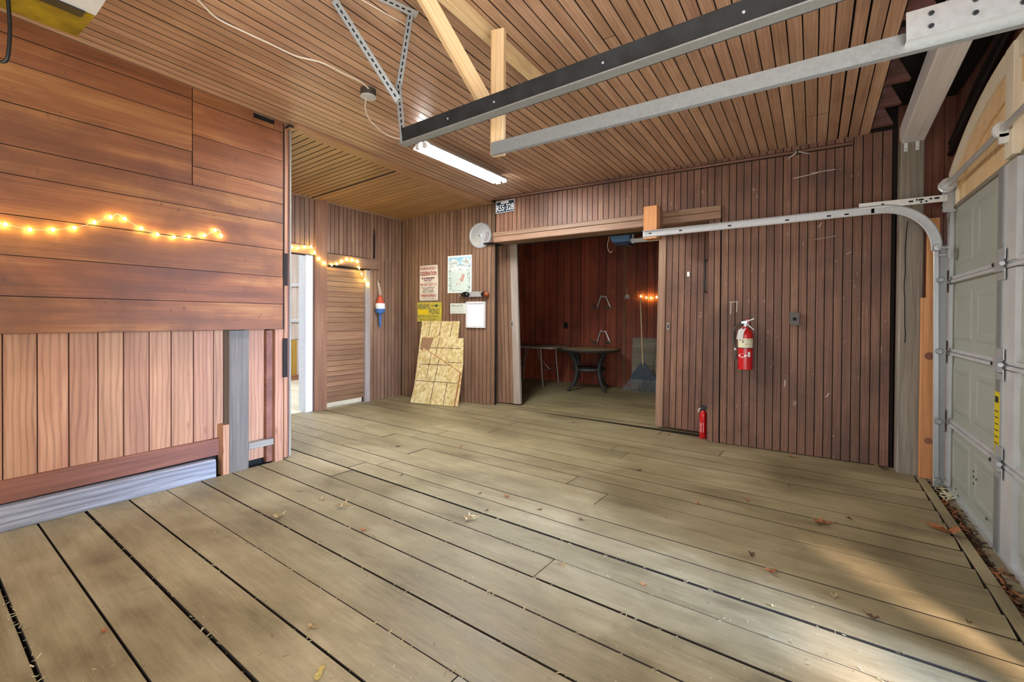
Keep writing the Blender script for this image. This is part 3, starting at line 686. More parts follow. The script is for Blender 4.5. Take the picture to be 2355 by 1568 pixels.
# ================================================================== THINGS
# ---- grey sectional garage door
gd = struct('door_4', 'grey-green sectional garage door, closed, seen from inside', 'door')
DX = 0.885
seams = [-0.03, 0.483, 1.015, 1.557, 2.12]
for z0, z1 in zip(seams[:-1], seams[1:]):
    sec = B().box2((DX, 2.14, z0 + 0.004), (DX + 0.03, 4.86, z1 - 0.004)).build('section', 'door_grey', parent=gd)
    for yc in (2.50, 3.13, 3.92, 4.46):                          # two pressed panels on each side of the middle
        wy = 0.46 if yc in (2.50, 4.46) else 0.44
        hz = z1 - z0; zc_ = (z0 + z1) / 2; o_ = B()
        for k, (dy, dz, x) in enumerate(((0, 0, 0.0), (0.025, 0.025, -0.007))):
            pass
        a, b_ = wy / 2, hz * 0.33
        ring = lambda a_, c_, x: [(x, yc - a_, zc_ - c_), (x, yc + a_, zc_ - c_), (x, yc + a_, zc_ + c_), (x, yc - a_, zc_ + c_)]
        vs_ = ring(a, b_, DX) + ring(a - .02, b_ - .02, DX - .006) + ring(a - .045, b_ - .045, DX - .006) + ring(a - .065, b_ - .065, DX - .001)
        fs = [(4 * q + k, 4 * q + (k + 1) % 4, 4 * q + 4 + (k + 1) % 4, 4 * q + 4 + k) for q in range(3) for k in range(4)] + [(12, 13, 14, 15)]
        o_.add(vs_, fs).build('pressed_panel', 'door_grey', parent=sec)
for (ya, yb, m, dx) in ((4.75, 4.86, 'door_strip', .022), (3.52, 3.60, 'galv_dull', .036), (3.35, 3.52, 'door_strip', .028), (2.14, 2.25, 'door_strip', .022)):
    for z0, z1 in zip(seams[:-1], seams[1:]):
        B().box2((DX - dx, ya, z0 + 0.012), (DX, yb, z1 - 0.03)).build('stile', m, parent=gd)
for z in seams[1:-1]:
    s_ = B().box2((DX - 0.020, 2.15, z + 0.002), (DX, 4.85, z + 0.024)); s_.box2((DX - 0.028, 2.15, z - 0.024), (DX, 4.85, z - 0.004)); s_.build('seam_rail', 'door_strip', parent=gd)
    for y in (3.52, 4.80, 2.20):
        h = B()
        h.prism([(-.055, -.03), (.055, -.03), (.055, .03), (-.055, .03)], PY, Z, NX, (DX - 0.036, y, z - .055), 0.004)
        h.prism([(-.055, -.03), (.055, -.03), (.055, .03), (-.055, .03)], PY, Z, NX, (DX - 0.036, y, z + .055), 0.004)
        h.prism([(-.05, -.04), (.05, -.04), (0.015, .0), (.05, .04), (-.05, .04), (-.02, 0)], PY, Z, NX, (DX - 0.036, y, z), 0.022)
        h.tube([(DX - .05, y - .06, z), (DX - .05, y + .06, z)], 0.012, 10)
        hh = h.build('hinge', 'galv', parent=gd, smooth=False)
        B().lathe([(0.010, 0), (0.010, .006), (0.004, .009)], 8, 'X', (DX - 0.066, y + .035, z + 0.0)).build('hinge_bolt', 'black', parent=hh)
B().box2((DX - 0.03, 2.14, -0.045), (DX + 0.02, 4.86, -0.012)).build('bottom_rail', 'alu', parent=gd)
B().box2((DX - 0.012, 2.14, -0.055), (DX + 0.012, 4.86, -0.045)).build('rubber_seal', 'rubber', parent=gd)
wlab = B().box2((DX - 0.038, 3.522, 0.42), (DX - 0.0362, 3.598, 0.86)).build('warning_label', 'yellow_label', parent=gd)
wlab['label'] = 'yellow warning label'
for k in range(9):
    B().box2((DX - 0.0388, 3.535, 0.47 + k * 0.035), (DX - 0.0381, 3.588, 0.476 + k * 0.035)).build('print_line', 'ink', parent=wlab)
B().box2((DX - 0.0388, 3.535, 0.80), (DX - 0.0381, 3.588, 0.835)).build('print_line', 'ink', parent=wlab)
for (y, z) in ((4.12, 0.27), (4.12, 0.235), (4.12, .19), (4.06, .235), (4.55, 0.02), (4.48, -0.005), (3.85, 0.06)):
    B().lathe([(0.008, 0), (0.008, .002)], 8, 'X', (DX - 0.008, y, z)).build('bolt_hole', 'dark', parent=gd)

# ---- door tracks
def arc(c, r, a0, a1, n, y): return [(c[0] + r * math.cos(math.radians(a0 + (a1 - a0) * i / n)), y, c[1] + r * math.sin(math.radians(a0 + (a1 - a0) * i / n))) for i in range(n + 1)]
CPROF = [(0, -.032), (0, .032), (.022, .034), (.026, .026), (.022, .028), (.004, .028), (.004, -.028), (.022, -.028), (.026, -.026), (.022, -.034)]
def flip(pr): return [(-a, b) for a, b in pr]
tr = thing('garage_door_track', 'galvanised door track curving down beside the post at the back wall', 'track', (0, 0, 0), group='garage door tracks')
YT = 4.66
path = [(-1.475, YT, 2.118), (-0.6, YT, 2.123), (0.40, YT, 2.132)]
B().sweep(path, flip(CPROF)).build('horizontal_rail', 'galv', parent=tr)
B().sweep([(0.38, YT, 2.132)] + arc((0.44, 1.80), 0.332, 90, 0, 12, YT) + [(0.772, YT, 1.78)], flip(CPROF)).build('curved_rail', 'galv', parent=tr)
B().sweep([(0.775, YT + .03, 1.84), (0.792, YT + .03, -0.03)], [(-a, b * .5) for a, b in CPROF]).build('vertical_rail', 'galv', parent=tr)
B().box2((0.80, YT + 0.03, 0.0), (0.84, YT + 0.05, 1.82)).build('track_angle', 'galv_dull', parent=tr)
st = B().box2((0.30, YT - .016, 2.145), (0.83, YT - .012, 2.195)).build('strap', 'steel_white', parent=tr)
for k, (x, dx, dz) in enumerate(((.45, .012, .0), (.62, .02, 0), (.655, .008, .008), (.68, .02, .006), (.68, .008, -.012), (.71, .008, -.01), (.735, .01, .006), (.77, .02, .006))):
    B().box((x, YT - .0175, 2.17 + dz), (dx * 1.4, .003, .012)).build('slot', 'dark', parent=st)
for x in (-1.40, -1.10, -0.66, -0.20, 0.1, 0.22):
    B().box((x, YT - .0035, 2.122), (0.03, .004, .012)).build('key_hole', 'dark', parent=tr)
B().lathe([(0.008, 0), (.008, .004)], 8, 'Y', (-1.44, YT - .006, 2.12)).build('bolt', 'galv_dull', parent=tr)
rol = B(); rol.lathe([(0.022, -.01), (.026, 0), (.022, .01)], 14, 'Y', (0.775, YT - .02, 1.80)); rol.tube([(0.775, YT - .09, 1.80), (.775, YT + .01, 1.80)], .006, 8)
rol.box((0.81, YT - .05, 1.79), (.05, .05, .006)); rol.box((0.80, YT - .03, 1.74), (.04, .05, .006)); rol.box((0.83, YT - .06, 1.755), (.006, .05, .09)); rol.build('roller_bracket', 'galv', parent=tr, smooth=False)
for z in (1.557, 1.015, 0.483, 0.03):
    r_ = B(); r_.lathe([(0.018, -.008), (.023, 0), (.018, .008)], 12, 'Y', (0.80, YT - .0, z)); r_.tube([(0.80, YT, z), (.855, YT + .10, z)], .005, 8); r_.build('roller', 'galv_dull', parent=tr, smooth=True)

tl = thing('garage_door_track', 'galvanised track along the ceiling, hung from pale 2x4s', 'track', group='garage door tracks')
B().sweep([(-1.45, 1.97, 2.155), (0.62, 1.96, 2.162)], CPROF).build('horizontal_rail', 'galv_dull', parent=tl)
ra = B(); ra.sweep([(0.24, 1.925, 2.195), (0.64, 1.925, 2.20)], [(0, -.045), (0, .045), (.004, .045), (.004, -.041), (.05, -.041), (.05, -.045)]); ra.build('reinforcing_angle', 'galv', parent=tl)
for x, z in ((.30, .02), (.30, -.02), (.40, .025), (.40, -.015), (.50, .02), (.50, -.02)):
    B().lathe([(0.007, 0), (.007, .006)], 8, 'Y', (x, 1.918, 2.195 + z)).build('bolt', 'steel_dark', parent=tl)
B().box((-0.13, 1.966, 2.155), (0.035, .004, .016)).build('key_hole', 'dark', parent=tl)

it = thing('door_track_beam', 'dark steel track beam crossing under the ceiling toward the upper right', 'beam')
B().sweep([(-1.92, 1.765, 2.255), (1.0, 1.60, 2.26)], [(0, -.042), (0, .042), (.05, .044), (.05, .038), (.006, .036), (.006, -.036), (.05, -.038), (.05, -.044)], side=(0.056, 0.998, 0)).build('channel', 'steel_dark', parent=it)
B().sweep([(-1.92, 1.76, 2.208), (1.0, 1.595, 2.213)], [(-.012, -.003), (.04, -.003), (.04, .003), (-.012, .003)], side=(0.056, 0.998, 0)).build('bottom_flange', 'galv_dull', parent=it)
for x in (-1.55, -1.25, -0.7, -0.2): B().lathe([(0.005, 0), (.005, .004)], 8, 'Y', (x, 1.757 - 0.056 * (x + 1.92), 2.255)).build('rivet', 'galv', parent=it)

# perforated steel hanger
def perf(parent, p0, p1, wdt, nrm, mat='galv_dull', slots=True):
    p0, p1, nrm = Vector(p0), Vector(p1), Vector(nrm).normalized(); t = (p1 - p0).normalized(); L = (p1 - p0).length; s_ = t.cross(nrm).normalized(); nrm = s_.cross(t)
    b = B(); b.prism([(0, -wdt / 2), (L, -wdt / 2), (L, wdt / 2), (0, wdt / 2)], t, s_, -nrm, p0, 0.003)
    b.prism([(0, 0), (L, 0), (L, wdt), (0, wdt)], t, -nrm, s_, p0 + s_ * (wdt / 2 - .003), 0.003)
    o = b.build('angle_bar', mat, parent=parent)
    if slots:
        sb = B(); k = 0.03
        while k < L - 0.02:
            sb.prism([(k - .010, -.004), (k + .010, -.004), (k + .010, .004), (k - .010, .004)], t, s_, nrm, p0 + nrm * 0.0002, 0.0008)
            k += 0.034
        tag(sb.build('slot_row', 'dark', parent=o), kind='stuff')
    return o
sh = thing('steel_hanger', 'perforated galvanised angle bars bracing the dark track from the ceiling', 'bracket')
perf(sh, (-1.85, 1.77, 2.92), (-1.955, 1.78, 2.53), 0.034, (0.5, -1, 0))
perf(sh, (-1.955, 1.775, 2.57), (-1.90, 1.765, 2.215), 0.034, (0.5, -1, 0))
perf(sh, (-2.13, 1.49, 2.925), (-1.945, 1.77, 2.46), 0.04, (0.5, -1, 0))
perf(sh, (-1.93, 1.50, 2.915), (-1.83, 1.80, 2.91), 0.04, (0.3, -0.6, -1), 'galv')

# pale 2x4 hanger
wh = thing('timber_hanger', 'triangle of pale new 2x4s fixed to the ceiling, holding the track', 'bracket')
plank(wh, 'ceiling_stud', (-1.57, 2.02, 2.835), 1.68, 0.045, 0.085, (0, 1, -.02), (0, 0, -1), 'pine', 0.003)
plank(wh, 'upright', (-1.43, 1.995, 2.465), 0.67, 0.075, 0.038, Z, (0.25, -1, 0), 'pine', 0.003)
plank(wh, 'brace', (-1.52, 1.70, 2.66), 0.82, 0.075, 0.038, (0.14, 0.60, -0.62), (0.9, -0.6, 0), 'pine', 0.003)

# block carrying the track end
bl = thing('timber_block', 'orange pine block on the header carrying the track end', 'block', (-1.435, 4.9, 2.10))
plank(bl, 'front_block', (0, -0.13, 0.16), 0.34, 0.145, 0.045, Z, NY, 'pine_orange', 0.006)
plank(bl, 'rear_block', (0.008, -0.083, 0.16), 0.33, 0.15, 0.10, Z, NY, 'left_low', 0.006)

# ---- grey post with studs, steel straps
po = thing('grey_post', 'grey weathered timber post beside the garage door, cracked down the face', 'post', (0.655, 4.85, 0))
plank(po, 'timber', (0, 0, 1.36), 2.72, 0.148, 0.14, Z, NY, 'weathered', 0.007)
ck = B()
px = 0.0
zz = 2.05
pts = []
while zz > 1.05:
    pts.append((-0.028 + 0.010 * math.sin(zz * 3) + random.uniform(-.004, .004), zz)); zz -= 0.07
for (a, b_) in zip(pts[:-1], pts[1:]): ck.box(((a[0] + b_[0]) / 2, -0.0005, (a[1] + b_[1]) / 2), (0.006, 0.002, 0.078), Matrix.Rotation(math.atan2(a[0] - b_[0], a[1] - b_[1]), 3, 'Y'))
ck.build('crack', 'dark', parent=po)
for x in (-0.043, 0.028):
    s_ = B().box((x, -0.003, 2.665), (0.022, 0.004, 0.09)); s_.box((x + .006, -0.012, 2.72), (0.022, 0.035, 0.004), Matrix.Rotation(0.6, 3, 'X'))
    so = s_.build('steel_strap', 'steel_white', parent=po)
    for z in (2.64, 2.69): B().lathe([(.004, 0), (.004, .002)], 8, 'Y', (x, -0.0065, z)).build('screw', 'steel_dark', parent=so)
os_ = thing('pine_stud', 'orange pine stud beside the grey post, stepped at mid height', 'stud', (0.77, 4.80, 0))
plank(os_, 'lower_stud', (0, 0, 0.715), 1.43, 0.115, 0.04, Z, NY, 'pine_orange', 0.004)
plank(os_, 'upper_stud', (0.012, 0.008, 1.74), 0.63, 0.075, 0.04, Z, NY, 'pine_orange', 0.004)
for (z, r) in ((0.30, .017), (0.97, 0.02)):
    B().lathe([(r * 1.5, 0), (r * 1.5, .0012)], 14, 'Y', (-0.005, -0.001, z)).build('knot', 'left_dark', parent=os_)

# ---- torsion tube over the door
tt = thing('torsion_tube', 'shiny galvanised torsion tube above the garage door', 'tube', (0.825, 0, 2.262))
B().tube([(0, 4.70, 0), (0, 2.05, 0)], 0.0165, 14).build('tube', 'galv', parent=tt, smooth=True)
B().lathe([(0.03, 0), (0.048, .0), (0.048, .012), (.036, .016), (.036, .05), (.05, .054), (.05, .066), (.02, .066)], 20, 'Y', (0, 4.60, 0)).build('cable_drum', 'galv', parent=tt, smooth=True)
bp_ = B().box2((-0.02, 4.64, -0.19), (-0.016, 4.70, 0.03)); bp_.box2((-0.02, 4.696, -0.19), (0.06, 4.70, 0.03)); bo = bp_.build('end_bracket', 'galv', parent=tt)
for z in (-0.16, -0.12, -0.08, -0.03): B().box((-0.0215, 4.67, z), (.003, .008, .022)).build('slot', 'dark', parent=bo)
cb = B().lathe([(0.018, 0), (0.042, 0), (.042, .022), (.018, .022)], 22, 'Y', (0, 3.43, 0)); cb.box((0.01, 3.441, -0.05), (.05, .022, .05)); cb.build('centre_bearing', 'steel_white', parent=tt, smooth=True)

# ---- fluorescent fixture
fx = thing('fluorescent_light', 'lit twin-tube fluorescent fixture hung under the ceiling', 'light fixture', (-2.96, 3.60, 2.785))
hb = B(); k = 0.63
hb.sweep([(0, k, 0), (0, -k, 0)], [(-.11, -.0), (-.05, .055), (.05, .055), (.11, 0), (.106, 0), (.048, .051), (-.048, .051), (-.106, 0)], side=(1, 0, 0))
hb.build('reflector', 'steel_white', parent=fx)
for s_ in (-1, 1):
    B().tube([(s_ * 0.045, -k + .02, 0.01), (s_ * 0.045, k - .02, 0.01)], 0.019, 12).build('tube', 'tube', parent=fx, smooth=True)
    for e in (-1, 1): B().box((s_ * 0.045, e * (k + .0), 0.015), (0.045, 0.025, 0.055)).build('lamp_holder', 'steel_white', parent=fx)
for e in (-0.45, 0.45):
    B().tube([(0, e, 0.055), (0, e, 0.085)], .004, 6).build('hanger', 'galv_dull', parent=fx)

jb = thing('junction_box', 'grey round junction box on the ceiling', 'electrical box', (-2.735, 2.20, 2.916))
B().lathe([(0.055, 0), (0.055, -.05), (0.05, -.052)], 20).build('box', 'box_grey', parent=jb, smooth=True)
B().lathe([(0.057, -.050), (0.057, -.058), (0.03, -.062)], 20).build('cover', 'opener_grey', parent=jb, smooth=True)
def smooth_path(pts, k=6):
    pts = [Vector(p) for p in pts]; out = []
    for i in range(len(pts) - 1):
        p0, p1, p2, p3 = pts[max(i - 1, 0)], pts[i], pts[i + 1], pts[min(i + 2, len(pts) - 1)]
        for j in range(k):
            t = j / k
            out.append(0.5 * ((2 * p1) + (-p0 + p2) * t + (2 * p0 - 5 * p1 + 4 * p2 - p3) * t * t + (-p0 + 3 * p1 - 3 * p2 + p3) * t ** 3))
    return out + [pts[-1]]
B().tube(smooth_path([(-2.62, 0.9, 2.932), (-2.742, 1.096, 2.928), (-2.812, 1.221, 2.925), (-2.806, 1.359, 2.922), (-2.79, 1.504, 2.919), (-2.774, 1.663, 2.916), (-2.70, 1.80, 2.914), (-2.69, 1.96, 2.911), (-2.68, 2.10, 2.908), (-2.70, 2.19, 2.895)]), 0.0055, 8
         ).build('ceiling_cable', 'cable', smooth=True, label='white cable wandering over the ceiling to the junction box', cat='cable')
B().tube(smooth_path([(-2.76, 2.20, 2.855), (-2.706, 2.15, 2.75), (-2.596, 2.1, 2.628), (-2.445, 2.05, 2.516), (-2.224, 1.95, 2.385), (-1.999, 1.86, 2.285), (-1.93, 1.87, 2.275), (-2.10, 2.1, 2.39), (-2.45, 2.5, 2.57), (-2.70, 2.8, 2.66), (-2.90, 3.02, 2.80)]), 0.0045, 8
         ).build('drop_cable', 'cable', smooth=True, label='white cable drooping from junction box past the steel beam to the lit fixture', cat='cable')
B().tube(smooth_path([(-2.03, 1.40, 2.925), (-1.98, 1.60, 2.91), (-1.95, 1.85, 2.915)]), 0.003, 6).build('thin_wire', 'cable', smooth=True, label='thin white wire across the ceiling at the steel hanger', cat='wire')

# ---- garage door opener, upper left
op = thing('garage_door_opener', 'ceiling opener unit with yellow lens in the upper left corner', 'opener', (-2.75, 0.44, 2.60))
B().box2((-0.24, -0.25, 0.0), (0.02, 0.235, 0.11)).build('lens', 'lens_yellow', parent=op)
ob = B(); ob.sweep([(0, 0.235, 0.0), (0, -0.25, 0.0)], [(0.04, 0.0), (0.19, .02), (.24, .08), (.24, .20), (0.04, .20)], side=(1, 0, 0)); ob.build('housing', 'opener_grey', parent=op)
B().box2((-0.02, -0.25, -0.006), (0.042, 0.20, 0.13)).build('dark_strip', 'black', parent=op)
B().box2((-0.25, -0.25, 0.11), (0.05, 0.25, 0.20)).build('chassis', 'steel_dark', parent=op)
B().tube(smooth_path([(-0.14, -0.005, 0.0), (-0.142, 0.0, -0.12), (-0.15, -0.005, -0.24), (-0.17, -0.02, -0.262), (-0.185, -0.04, -0.24), (-0.18, -0.06, -0.1), (-0.18, -.06, 0)]), 0.007, 8).build('hanging_cord', 'black', parent=op, smooth=True)
for x in (-0.15, 0.15):
    B().box2((x - .015, -0.02, 0.20), (x + .015, 0.0, 0.36)).build('hanger_strap', 'galv_dull', parent=op)

# ---- opener in the storage room
o2 = thing('garage_door_opener', 'blue opener motor unit hanging in the dark doorway', 'opener', (-2.17, 5.95, 2.25))
B().prism([(-0.13, 0.13), (-0.115, 0.05), (-0.09, .025), (.13, .025), (.13, .13)], PX, Z, PY, (0, -0.09, 0), 0.2).build('housing', 'opener_blue', parent=o2)
B().prism([(-0.11, 0.025), (-0.04, -.02), (.12, -.02), (.14, .025)], PX, Z, PY, (0, -0.085, 0), 0.19).build('base', 'opener_navy', parent=o2)
B().box2((-0.06, -.05, .13), (0.07, .05, .16)).build('mount_plate', 'galv', parent=o2)
B().box2((0.145, -.02, .0), (0.17, -.01, .668)).build('perforated_strap', 'galv', parent=o2)
B().box2((0.13, -.03, .012), (0.95, .01, .062)).build('rail', 'steel_white', parent=o2)
B().box2((-0.10, -.06, .155), (0.40, .04, .19)).build('top_bar', 'black', parent=o2)
B().tube(smooth_path([(-0.14, -0.09, .11), (-0.165, -.10, .0), (-0.15, -.10, -.08), (-0.12, -.1, -.11), (-0.10, -.1, -.09)]), 0.004, 6).build('loose_wire', 'cable', parent=o2, smooth=True)

# ---- string lights
bulb_me = B().lathe([(0.002, -.010), (.0065, -.006), (.0075, 0), (.006, .006), (.002, .010)], 10).mesh('bulb', 'bulb', True)
bulb_me2 = B().lathe([(0.002, -.016), (.008, -.009), (.010, 0), (.008, .009), (.002, .016)], 10).mesh('bulb', 'bulb_dim', True)
def string_lights(label, pts, wire_pts, me, group=None):
    t = thing('string_lights', label, 'string lights', pts[0], group=group)
    o0 = Vector(pts[0])
    B().tube([p - o0 for p in smooth_path(wire_pts, 4)], 0.0014, 5).build('wire', 'cable', parent=t, smooth=True)
    for p in pts:
        o = bpy.data.objects.new('bulb', me); COL.objects.link(o); o.parent = t; o.location = Vector(p) - o0
    return t
LL = [(0.558, 1.759), (0.655, 1.746), (0.751, 1.762), (0.845, 1.788), (0.939, 1.839), (1.018, 1.887), (1.091, 1.889), (1.18, 1.841), (1.27, 1.814), (1.368, 1.811), (1.463, 1.828), (1.562, 1.853), (1.636, 1.904), (1.679, 1.868)]
P3 = [(-3.797, y, z) for y, z in LL]
wp3 = [(-3.803, 0.30, 1.80), (-3.803, 0.45, 1.775)] + P3[:6] + [(-3.803, 1.055, 1.915)] + P3[6:13] + [(-3.803, 1.665, 1.912), P3[13]]
string_lights('warm fairy lights strung across the red plank wall on the left', [(-3.797, 0.36, 1.79), (-3.797, 0.46, 1.77)] + P3, wp3, bulb_me, 'fairy light strings')
AL = [(3.226, 2.121), (3.307, 2.121), (3.401, 2.145), (3.486, 2.162), (3.536, 2.088), (3.605, 2.017), (3.682, 1.967), (3.788, 1.954), (3.869, 1.974), (3.951, 2.019), (4.036, 2.058), (4.122, 2.056), (4.211, 2.047), (4.234, 1.955), (4.279, 1.872), (4.333, 1.794), (4.403, 1.735)]
P3 = [(-5.452, y, z) for y, z in AL]
string_lights('warm fairy lights draped over the doorway and board door of the alcove', P3, [(-5.455, 3.10, 2.13)] + P3, bulb_me2, 'fairy light strings')
P3 = [(-2.566, 8.005, 1.65), (-2.465, 8.005, 1.625), (-2.381, 8.005, 1.615), (-2.283, 8.005, 1.629), (-2.19, 8.005, 1.64)]
string_lights('short row of warm fairy lights on the storage room wall above the rake', P3, [(-2.64, 8.01, 1.665)] + P3, bulb_me2, 'fairy light strings')

# ---- posters and signs on the alcove wall
WA = math.atan2(0.2, 1.685)
def AW(x, z, off=0.004):
    X = x
    for _ in range(4):
        Yw = 5.085 + 0.1187 * (X + 5.485) - off; X = x * Yw / 5.2
    return (X, Yw, 1.25 + (z - 1.25) * Yw / 5.2)
def sheet(parent, name, w_, h_, mat, y=0.0, t=0.002, x=0.0, z=0.0): return B().box((x, y, z), (w_, t, h_)).build(name, mat, parent=parent)

p1 = thing('poster', 'cream poster with red lettering for a July celebration', 'poster', AW(-5.005, 1.787), WA, group='things on the alcove wall')
p1.rotation_euler = (0, math.radians(-0.8), WA)
ps = B(); ps.add([(-.185, 0, -.27), (.165, -.004, -.27), (.18, -.012, 0), (.165, -.006, .272), (-.172, 0, .272), (-.18, -.002, 0)], [(0, 1, 2, 5), (5, 2, 3, 4)])
ps.add([(-.185, .002, -.27), (.165, -.002, -.27), (.18, -.010, 0), (.165, -.004, .272), (-.172, .002, .272), (-.18, 0, 0)], [(0, 5, 2, 1), (5, 4, 3, 2)]); ps.build('paper', 'paper', parent=p1)
for s_, z, h, wd, m in (('FOURTH OF JULY', .217, .055, .29, 'ink_red'), ('CELEBRATION', .147, .062, .30, 'ink_red'), ('FIRE DEPT.', .040, .026, .16, 'ink_purple'), ('FRI. SAT. JULY 2 3', -.028, .045, .30, 'ink_red'), ('FIREWORKS', -.195, .042, .28, 'ink_red')):
    text(p1, 'lettering', s_, (-.005, -.0145, z), h, m, wd, bold=0.02)
for k, (z, wd, hh) in enumerate(((.075, .25, .022), (.012, .17, .003), (-.068, .27, .007), (-.085, .22, .006), (-.102, .19, .006), (-.119, .23, .006), (-.136, .24, .006), (-.153, .2, .006), (-.235, .22, .006), (-.252, .31, .004), (.257, .30, .003))):
    nseg = max(2, int(wd / .04)); xo = -wd / 2 - .005
    lb = B()
    for q in range(nseg):
        ws_ = wd / nseg * random.uniform(.5, .92); lb.box((xo + ws_ / 2, -.0145, z), (ws_, .0006, hh)); xo += wd / nseg
    tag(lb.build('small_print', 'ink_purple' if k == 0 else 'ink', parent=p1), kind='stuff')

p2 = thing('poster', 'tall pale poster with blue sky, clouds and a vine border', 'poster', AW(-4.388, 1.895), WA, group='things on the alcove wall')
sheet(p2, 'paper', 0.425, 0.556, 'cloud', 0, .003)
sheet(p2, 'sky_band', 0.385, 0.15, 'sky_blue', -.0025, .001, 0, 0.178)
sheet(p2, 'garden_field', 0.385, 0.40, 'poster_green', -.0025, .001, 0, -0.06)
for i, (cxs, m) in enumerate((([(-.15, .165, .035), (-.11, .19, .04), (-.07, .18, .035), (-.035, .165, .03), (-.17, .14, .03), (-.09, .15, .035)], 0), ([(.06, .17, .03), (.09, .20, .04), (.13, .205, .035), (.165, .18, .03), (.11, .165, .04), (.15, .15, .03)], 1))):
    cb = B()
    for (x, z, r) in cxs: cb.lathe([(r, 0), (r, .0008)], 14, 'Y', (x, -.0042, z))
    cb.build('cloud', 'cloud', parent=p2)
sheet(p2, 'banner', 0.29, 0.085, 'cloud', -.0032, .001, 0.0, 0.085)
for q in range(2):
    vb = B()
    for k in range(46):
        x = (-.165 if q == 0 else .16) + random.uniform(-.022, .022); z = random.uniform(-.25, .07)
        vb.box((x, -.0036, z), (random.uniform(.006, .016), .0006, random.uniform(.004, .014)), Matrix.Rotation(random.uniform(0, 3), 3, 'Y'))
    vb.build('vine', 'poster_leaf', parent=p2)
vb = B()
for k in range(44):
    vb.box((random.uniform(-.14, .15), -.0042, random.choice((random.uniform(.10, .125), random.uniform(.05, .075), random.uniform(-.255, -.235)))), (random.uniform(.006, .022), .0006, random.uniform(.003, .01)), Matrix.Rotation(random.uniform(0, 3), 3, 'Y'))
tag(vb.build('scrollwork', 'poster_leaf', parent=p2), kind='stuff')
vb = B(); vb.box((.055, -.0038, -.055), (.05, .0006, .11), Matrix.Rotation(0.35, 3, 'Y'))
for k in range(20): vb.box((random.uniform(-.05, .04), -.004, random.uniform(-.16, -.07)), (random.uniform(.008, .03), .0006, .006), Matrix.Rotation(random.uniform(0, 3), 3, 'Y'))
vb.build('pink_motif', 'poster_pink', parent=p2)

p3 = thing('wooden_sign', 'yellow painted board sign pointing to a pond', 'sign', AW(-4.998, 1.333, .010), WA, group='things on the alcove wall')
B().box((0, 0, 0), (0.455, 0.014, 0.305)).build('board', 'sign_yellow', parent=p3)
sheet(p3, 'yellow_patch', 0.19, 0.075, 'sign_patch', -.0075, .0008, -.115, -.0)
text(p3, 'lettering', 'ADAMS', (-.10, -.0085, .088), .075, 'ink_green', .23)
text(p3, 'lettering', 'POND', (.105, -.0085, .01), .08, 'ink_green', .19)
text(p3, 'lettering', 'BOSTON AREA COUNCIL', (-.015, -.0085, -.065), .035, 'ink_green', .40)
text(p3, 'lettering', 'BOY SCOUT CAMP', (-.015, -.0085, -.116), .035, 'ink_green', .31)
ar = B(); ar.box((.085, -.0085, .098), (.09, .0008, .010)); ar.prism([(0, .03), (.05, 0), (0, -.03)], PX, Z, NY, (.125, -.008, .098), .0008); ar.build('arrow', 'ink_green', parent=p3)

p4 = thing('sign', 'small white notice sign reading PRIVATE', 'sign', AW(-4.407, 1.385, .006), WA, group='things on the alcove wall')
B().box((0, 0, 0), (0.29, 0.006, 0.152)).build('panel', 'sign_white', parent=p4)
text(p4, 'lettering', 'PRIVATE', (-.02, -.0036, .038), .042, 'ink_green', .20)
text(p4, 'lettering', 'BOY SCOUT', (-.02, -.0036, -.012), .026, 'ink_pale', .19)
text(p4, 'lettering', 'RESERVATION', (-.02, -.0036, -.052), .024, 'ink_pale', .23)

p5 = thing('picture_frame', 'white picture frame holding a blank white sheet', 'frame', AW(-4.079, 1.293, .015), WA, group='things on the alcove wall')
fr = B()
for (x, z, a, b_) in ((-.148, 0, .026, .375), (.148, 0, .026, .375), (0, .178, .31, .024), (0, -.178, .31, .024)): fr.box((x, -.004, z), (a, .026, b_))
fr.build('frame', 'white_paint', parent=p5)
sheet(p5, 'sheet', 0.275, 0.335, 'white', 0.003, .002)
for z in (.178, -.178): B().box((0, -.0175, z), (.006, .002, .02)).build('clip', 'galv_dull', parent=p5)

p6 = thing('tail_light_bar', 'trailer light bar with two black bullet lamps on the alcove wall', 'light bar', AW(-4.07, 1.585, .03), WA, group='things on the alcove wall')
B().box((0.0, 0.0, 0.005), (0.25, 0.03, 0.075)).build('bar', 'galv', parent=p6)
prof = [(0.004, -.085), (.022, -.07), (.040, -.035), (.045, 0), (.040, .035), (.022, .06), (.004, .072)]
B().lathe(prof, 18, 'X', (-.165, -.035, 0)).build('lamp', 'black_gloss', parent=p6, smooth=True)
B().lathe([(0.010, -.012), (.012, 0), (.009, .012)], 12, 'X', (-.245, -.035, -.008)).build('lamp_tip', 'chrome', parent=p6, smooth=True)
B().lathe([(0.012, -.055), (.034, -.035), (.044, -.005), (.044, .012)], 18, 'X', (.155, -.035, 0)).build('lamp', 'black_gloss', parent=p6, smooth=True)
ln_ = B().lathe([(0.044, 0), (.040, .02), (.022, .055), (.005, .065)], 6, 'X', (.168, -.035, 0)).build('lens', 'amber', parent=p6); ln_['label'] = 'brown amber lens'
rv = B()
for k in range(9): rv.lathe([(.004, 0), (.004, .002)], 6, 'Y', (random.uniform(.05, .11), -.0165, random.uniform(-.03, .035)))
tag(rv.build('rivets', 'black', parent=p6), kind='stuff')

